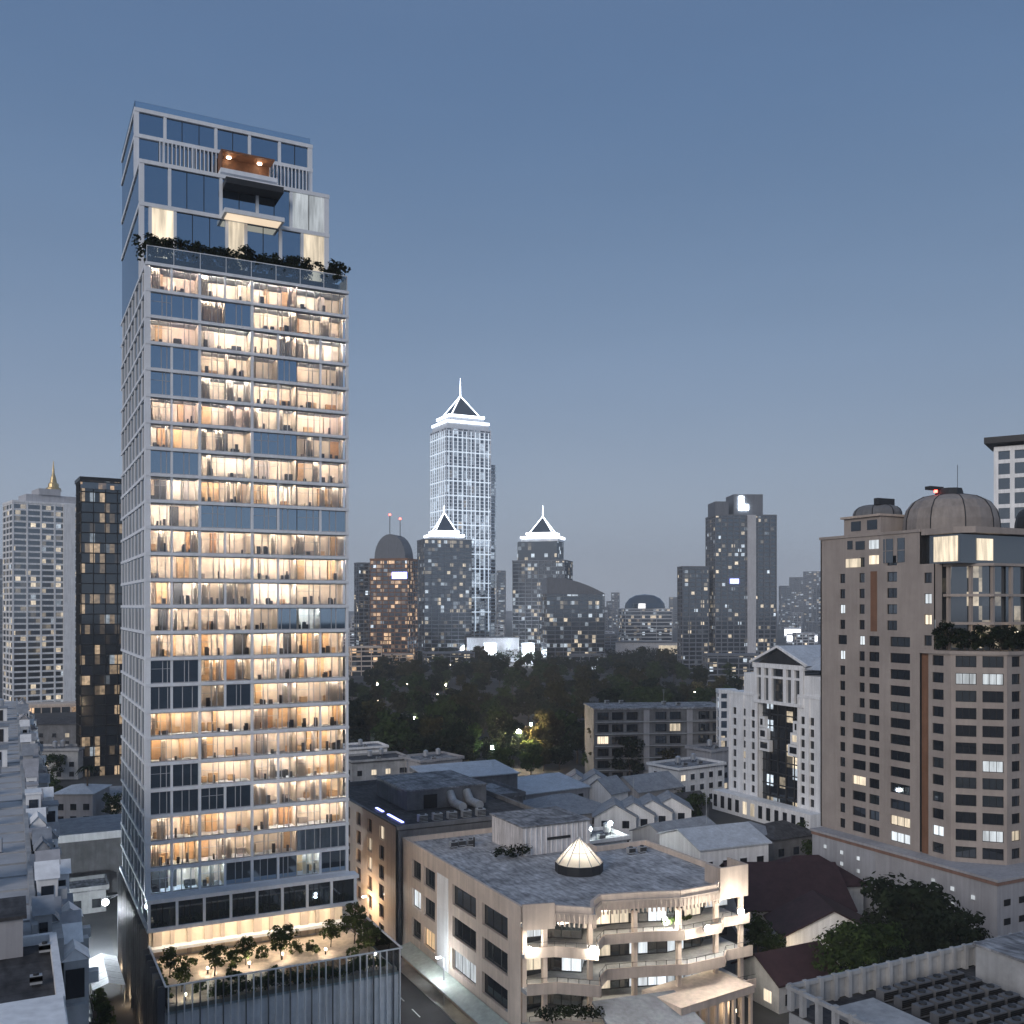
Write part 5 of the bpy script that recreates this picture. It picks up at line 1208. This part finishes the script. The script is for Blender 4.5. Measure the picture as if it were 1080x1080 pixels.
o = thing('wall_lamp', 'glaring white lamp bracketed off the finned side of the tower above the alley', 'wall lamp', (13.6,170.5,0))
q = MB(); q.tube((0,-1,8.2),(2.0,-1,9.2),.08); q.tube((0,-1,8.9),(2.0,-1,9.2),.05); q.build('bracket', M['dark'], o); q = MB(); q.lathe(0,-1.0,[(.05,7.6),(.3,7.66),(.5,7.95),(.5,8.2),(.3,8.5),(.05,8.55)],14); q.build('lamp_head', M['floodc'], o); plight(o,(-2.2,-2.6,7.0),16000,(.86,.94,1),.4)
o = thing('street_lamp', 'thin pale pole with a small lamp low on it beside the parked cars', 'street lamp', (*Ph(68,1048,0)[:2],0))
q = MB(); q.tube((0,0,0),(0,0,15),.1,.07,8); q.build('pole', M['white'], o); q = MB(); q.cyl(0,-.25,.25,.25,1.6,2.1,10); q.build('lamp_head', M['floodc'], o); plight(o,(0,-.6,2.0),300,(.9,.95,1),.2)
o = thing('market_awning', 'white tarpaulin awning glowing under the glaring alley lamp', 'awning', (12.2,152,0))
q = MB()
for j in range(5):
    y = -6+j*2.6
    q.face([(-2.1,y,2.8),(0,y,3.5),(0,y+2.5,3.5),(-2.1,y+2.5,2.8)]); q.face([(0,y,3.5),(2.1,y,2.8),(2.1,y+2.5,2.8),(0,y+2.5,3.5)])
q.build('canopy', M['white'], o)
q = MB()
for x in (-2,2):
    for y in (-5.9,-.8,4.4,6.6): q.box(x-.05,x+.05,y-.05,y+.05,0,2.8)
q.build('frame', M['galv'], o)
# parked cars
def car(label, loc, rz, mat):
    o = thing('parked_car', label, 'car', loc, R(rz), 'cars parked side by side in the alley')
    L, Wd = 2.15, .88
    prof = [(-L,.35),(-L,.75),(-1.25,.92),(-.55,1.42),(.85,1.45),(1.55,.98),(L,.86),(L,.35)]
    q = MB(); n = len(prof)
    body = [(-L,.32),(-L,.78),(-1.3,.93),(1.6,.98),(L,.86),(L,.32)]
    for s in (-1,1): q.face([(x,s*Wd,z) for x, z in (body if s < 0 else body[::-1])])
    for k in range(len(body)):
        a, b = body[k], body[(k+1)%len(body)]; q.face([(a[0],-Wd,a[1]),(a[0],Wd,a[1]),(b[0],Wd,b[1]),(b[0],-Wd,b[1])])
    q.box(-.55,.85,-.66,.66,1.42,1.47); q.build('body', mat, o)
    q = MB(); b0 = [(-1.25,-.8,.94),(1.5,-.8,.97),(1.5,.8,.97),(-1.25,.8,.94)]; t0 = [(-.6,-.66,1.42),(.88,-.66,1.42),(.88,.66,1.42),(-.6,.66,1.42)]
    for k in range(4): q.face([b0[k],b0[(k+1)%4],t0[(k+1)%4],t0[k]])
    q.build('windows', M['bglass'], o)
    for x in (-1.35,1.35):
        for s in (-1,1): q = MB(); q.tube((x,s*.72,.32),(x,s*.92,.32),.32,n=14); q.build('wheel', M['black'], o)
    for s in (-1,1): q = MB(); q.box(-L-.03,-L+.02,s*.6-.16,s*.6+.16,.6,.74); q.build('headlight', M['galv'], o)
    return o
paints = {n: surf(n+'_car_paint', c, .3, .03, .5, .5) for n, c in (('silver',(.5,.52,.54)),('white',(.74,.75,.76)),('dark grey',(.09,.1,.11)))}
order = ['dark grey','silver','white','silver','white','silver','silver','white','dark grey']
labs = ['dark grey car at the near end of the parked row in the alley','silver car next to the near dark grey one in the alley row','white car third from the near end of the alley row','silver car between two white ones in the alley row','white car in the middle of the alley row','silver car just beyond the middle white one in the alley row','silver car before the far white one in the alley row','white car nearest the far end of the alley row','dark grey car at the far end of the alley row']
for i in range(9): car(labs[i], (7.6+random.uniform(-.15,.15), 141+i*2.55, .004), random.uniform(-2,2), paints[order[i]])
hm = MB(); hedge(hm, (11.2,126,1.4),(11.2,148,1.2),1.3,44,.34,8)
tag(hm.build('hedge', M['leaf']), 'green hedge along the alley by the finned side of the podium', 'hedge')
# ================================================================== right foreground: roof with condensers, big tree
FB = thing('louvred_roof_block', 'near flat roof at the bottom right edged with pale posts, full of condensers', 'building', (80,45,0), world=True)
q = MB(); q.box(55.2,120,15,60.2,0,22.8); q.build('wall', M['concrete'], FB)
q = MB(); q.box(55.3,119.9,15,60.1,22.8,23.0); q.build('roof', M['roofd'], FB)
q = MB(); q.box(55,120,60.0,60.35,24.7,25.0); q.box(55.0,55.35,15,60.0,24.7,24.99); q.box(55.36,120,60.3,60.36,23.0,24.68); q.build('parapet_rail', M['concrete'], FB)
x = 55.1
for i in range(26):
    q = MB(); q.box(x,x+.36,59.85,60.29,23,25.12); q.build('post', M['concrete'], FB); x += 1.55
for i in range(14):
    y = 58.5-i*1.7; q = MB(); q.box(55.02,55.45,y,y+.36,23,25.11); q.build('post', M['concrete'], FB)
q = MB(); q.box(57.5,61.5,50,57.5,23.01,23.8); q.build('plinth', M['concrete'], FB)
c = Ph(1066,1046,23.0)
q = MB(); q.box(c[0]-.2,c[0]+8,c[1]-2,c[1]+3.2,23.01,25.9); sr = q.build('stair_room', M['concrete'], FB); q = MB(); q.box(c[0]-.35,c[0]+8.2,c[1]-2.2,c[1]+3.4,25.9,26.1); q.build('roof', M['roofg'], sr)
cx0 = Ph(925,1052,23)
k = 0
for j in range(7):
    for i in range(10):
        px_, py_ = 63.6+i*1.95+rn.uniform(-.06,.06), 58.0-j*1.75
        if px_ > c[0]-1.4 and py_ > c[1]-3.2: continue
        box_unit('condenser', 'dark air condenser in the dense rows on the near roof with pale posts', 'condenser', (px_,py_,23.0), (1.5,.85,1.0), M['mdark'] if (i*3+j) % 7 else M['dconcrete'], group='condenser rows on the near roof')
big = [tree_meshes(300+i, 13.5, 6.2, 70, 90, .42, M['leafd'] if i != 1 else M['leaf'], .38, .25) for i in range(3)]
for i, (px, z, s, lab) in enumerate(((955,146,1.12,'big broad green tree in front of the grey car park wall, tallest of its clump'),(912,137,.95,'big green tree at the left of the clump by the maroon roofs'),(1005,141,.92,'big green tree at the right of the clump under the car park portholes'),(960,130,.78,'lower green tree at the front of the clump behind the pale posts'))):
    place_tree(big[i%3], Pz(px,z), lab, 'tree', s)
for i, (px, py, s, lab) in enumerate(((800,985,.8,'tree beside the right end of the lit terraces'),(815,1000,.7,'small tree between the terraces and the low brown shed'),(862,905,.9,'dark tree behind the maroon roofs, left of the car park wall'),(845,885,1.0,'dark tree at the foot of the pediment building, by the car park wall'),(790,890,.9,'dark tree between the white villa and the pediment building'),(735,850,1.0,'dark tree behind the white villa'),(712,838,1.0,'dark tree below the mid rise flats'),(826,890,.85,'dark tree under the pediment building base'))):
    place_tree(sm[i%3], Ph(px,py+25,0), lab, 'tree', s)
for (px, py, pw, lab) in ((836,1010,260,'warm garden lamp between the maroon roofs and the big tree'),(880,1000,160,'warm porch lamp by the small white gable'),(775,1065,260,'warm lamp at the portico path')):
    p = Ph(px,py,2.6); o = thing('garden_lamp', lab, 'lamp', (p[0],p[1],0)); q = MB(); q.tube((0,0,0),(0,0,2.3),.06); q.build('post', M['dark'], o); q = MB(); q.cyl(0,0,.2,.2,2.3,2.7,10); q.build('lantern', M['lens'], o); plight(o,(0,0,3.0),pw,(1,.76,.48),.2)
# street lights between podium and beige block, low awning
for i, (x, y, lab) in enumerate(((53.4,158,'amber street lamp on the pavement beneath the brown block windows'),(45.0,100,'street lamp at the podium corner pavement'),(53.4,126,'street lamp on the pavement beneath the beige block windows'))):
    o = thing('street_lamp', lab, 'street lamp', (x,y,.13)); q = MB(); q.tube((0,0,0),(0,0,6.5),.1,.07,8); q.tube((0,0,6.5),(.8 if i == 1 else -.8,0,6.7),.05); q.build('pole', M['galv'], o); q = MB(); q.box((.5 if i == 1 else -1.1),(1.1 if i == 1 else -.5),-.15,.15,6.6,6.72); q.build('lamp_head', M['floodc' if i else 'flood'], o); plight(o,(.8 if i == 1 else -2.2,0,6.0),(2600,900,900)[i],((1,.66,.36),(.92,.96,1),(.92,.96,1))[i],.3)
o = thing('shop_awning', 'pale green lit shop awning along the foot of the beige block', 'awning', (54.6,118,0))
q = MB(); q.face([(-2.6,-12,3.2),(0,-12,3.9),(0,24,3.9),(-2.6,24,3.2)]); q.face([(-2.6,-12,3.1),(-2.6,24,3.1),(0,24,3.8),(0,-12,3.8)]); q.face([(-2.6,-12,3.1),(-2.6,-12,3.2),(-2.6,24,3.2),(-2.6,24,3.1)]); q.build('canopy', surf('awning_cloth',(.50,.56,.50),.7,.15,.6), o)
q = MB()
for y in range(-12,25,4): q.tube((-2.5,y,3.1),(-.05,y,2.4),.04)
q.build('bracket', M['dark'], o)
# ================================================================== the dark park
pk = [tree_meshes(400+i, rn.uniform(12,15), rn.uniform(5,6.4), 34, 60, .62, (M['leafd'],M['leafd'],M['leaf'],M['leaf'],leaf_mat('leaf_olive',(.03,.032,.014),(.065,.062,.03)),M['leafd'])[i], .35, .28) for i in range(6)]
rn = random.Random(17); n = 0
LABP = 'dark rounded tree in the dense park between the low roofs and the skyline'
pts = []
tries = 0
while len(pts) < 230 and tries < 6000:
    tries += 1
    py = 702 + 122*rn.random()**1.15; px = rn.uniform(360, 775)
    if py > 770 and 600 < px < 775: continue
    if py > 800 and (px < 420 or px > 590): continue
    p = Ph(px, py, 0)
    if any(abs(px-a) < 7 and -1 < py-b < 12 for a, b in ((547,785),(519,793),(592,784),(398,735),(470,735),(733,742),(437,765))): continue
    if any((p[0]-a)**2+(p[1]-b)**2 < 49 for a, b in pts): continue
    pts.append(p[:2])
for px, py in ((585,795),(598,800),(609,806),(618,798),(604,788),(628,818),(645,822),(664,826),(682,822),(575,806),(560,808),(590,812),(700,824),(538,806)): pts.append(Ph(px,py,0)[:2])
for (x, y) in pts:
    place_tree(pk[rn.choice((0,1,2,3,4,5,3,4))], (x,y,0), LABP, 'tree', rn.uniform(.6,1.35), group='trees of the dark park', name='park_tree')
def wood(name, label, spots, seed):
    m = MB(); r_ = random.Random(seed)
    for (px, py) in spots:
        p = Ph(px,py,0)
        for _ in range(5): leaf_quads(m, (p[0]+r_.uniform(-12,12), p[1]+r_.uniform(-12,12), r_.uniform(4,11)), r_.uniform(4,7), 26, 1.3, r_)
    o = stuff(m.build(name, M['leafd'])); tag(o, label, 'wood'); return o
wood('far_wood', 'far dark mass of treetops along the skyline foot', [(rn.uniform(366,800), rn.uniform(696,712)) for _ in range(150)], 3)
for (px, py, h, pw, col, mat, lab) in ((547,771,12,9000,(1,.72,.42),'flood','glaring amber lamp among the dark park trees'),(519,788,8,1200,(.86,1,.92),'floodc','pale green lamp low in the park, left of the amber one'),(592,776,8,1200,(.85,1,.8),'floodc','pale lamp at the right of the amber one in the park'),(398,722,7,1600,(1,.8,.6),'flood','lamp at the far left of the park behind the trees'),(470,722,7,1400,(1,.7,.5),'flood','reddish lamp in the far middle of the park'),(392,762,4,600,(.6,1,.5),'floodc','greenish lamp under the trees next to the lit tower'),(437,757,4,500,(1,.85,.6),'flood','small lamp in the left middle of the park'),(733,730,7,1800,(1,.82,.6),'flood','warm lamp at the right edge of the park by the small white block'),(560,764,4,500,(.8,1,.7),'floodc','small lamp just behind the amber one in the park')):
    p = Ph(px,py,h); o = thing('park_lamp', lab, 'lamp', (p[0],p[1],0)); q = MB(); q.tube((0,0,0),(0,0,h),.12); q.build('post', M['dark'], o); q = MB(); q.cyl(0,0,1.0 if px in (547,) else .45,.4,h-.6,h+.5,10); q.build('lamp_head', M[mat], o); plight(o,(0,-1.0,h+.2),pw*4,col,.5)
for i in range(12):
    px, py = rn.uniform(368,500), rn.uniform(705,750)
    p = Ph(px,py,3); o = thing('garden_light', 'tiny warm light between the trees at the left of the park', 'lamp', (p[0],p[1],0), 0, 'tiny lights in the park'); q = MB(); q.tube((0,0,0),(0,0,6),.1); q.build('post', M['dark'], o); q = MB(); q.cyl(0,0,.35,.35,6,6.5,8); q.build('lamp_head', M['lens'], o)
# rooftop clutter on the small houses: steel water tanks, aerials, condensers
rn = random.Random(91)
for i, (px, py, h) in enumerate(((470,838,14.3),(485,833,14.3),(462,832,14.3),(715,806,10.3),(731,803,10.3),(748,788,12.3),(449,799,8.3),(462,797,8.3),(390,799,8.3),(402,797,8.3),(380,787,9.3),(640,880,11.3),(620,882,11.3),(58,789,9.3),(66,788,9.3))):
    c = Ph(px,py,h); o = thing('water_tank', 'small steel water tank on the flat roof of a low house', 'water tank', c, 0, 'water tanks on the flat roofs')
    q = MB(); q.cyl(0,0,.75,.75,.55,2.1,12); q.cyl(0,0,.75,.2,2.1,2.4,12); q.build('tank', M['steel'], o); q = MB()
    for x in (-.5,.5):
        for y in (-.5,.5): q.box(x-.05,x+.05,y-.05,y+.05,0,.56)
    q.build('stand', M['dark'], o)
for i, (px, py, h) in enumerate(((475,842,14.3),(492,838,14.3),(500,836,14.3),(722,808,10.3),(738,806,10.3),(755,790,12.3),(634,886,11.3),(385,789,9.3),(399,802,8.3),(457,802,8.3),(640,742,23.5),(655,742,23.5),(700,743,23.5),(715,744,23.5))):
    box_unit('condenser', 'grey condenser on the flat roof of a low house or the mid rise', 'condenser', Ph(px,py,h), (1.3,.9,1.1), M['galv'], group='condensers on the low roofs')
for i, (px, py, h) in enumerate(((430,830,20),(520,826,12),(668,846,12),(745,868,13),(700,745,23.5))):
    c = Ph(px,py,h); o = thing('aerial', 'thin television aerial mast standing on a low roof', 'aerial', c, 0, 'aerials on the low roofs')
    q = MB(); q.tube((0,0,0),(0,0,5.5),.05); q.build('mast', M['galv'], o); q = MB()
    for k in range(4): q.tube((-.7+k*.12,0,5.3-k*.35),(.7-k*.12,0,5.3-k*.35),.03)
    q.build('bars', M['galv'], o)
# evening air
h_ = MB(); h_.box(-2500,4200,-400,4600,-1.2,330)
hz = stuff(h_.build('haze', [])); hz.data.materials.clear()
hm_ = bpy.data.materials.new('evening_haze'); hm_.use_nodes = True; N = hm_.node_tree.nodes; L = hm_.node_tree.links
N.remove(N['Principled BSDF']); pv = N.new('ShaderNodeVolumePrincipled'); pv.inputs['Color'].default_value = (.95,.97,1,1); pv.inputs['Density'].default_value = .00016; pv.inputs['Anisotropy'].default_value = .0
L.new(pv.outputs[0], N['Material Output'].inputs['Volume']); hz.data.materials.append(hm_)
tag(hz, 'thin blue evening haze filling the air over the city', 'haze')
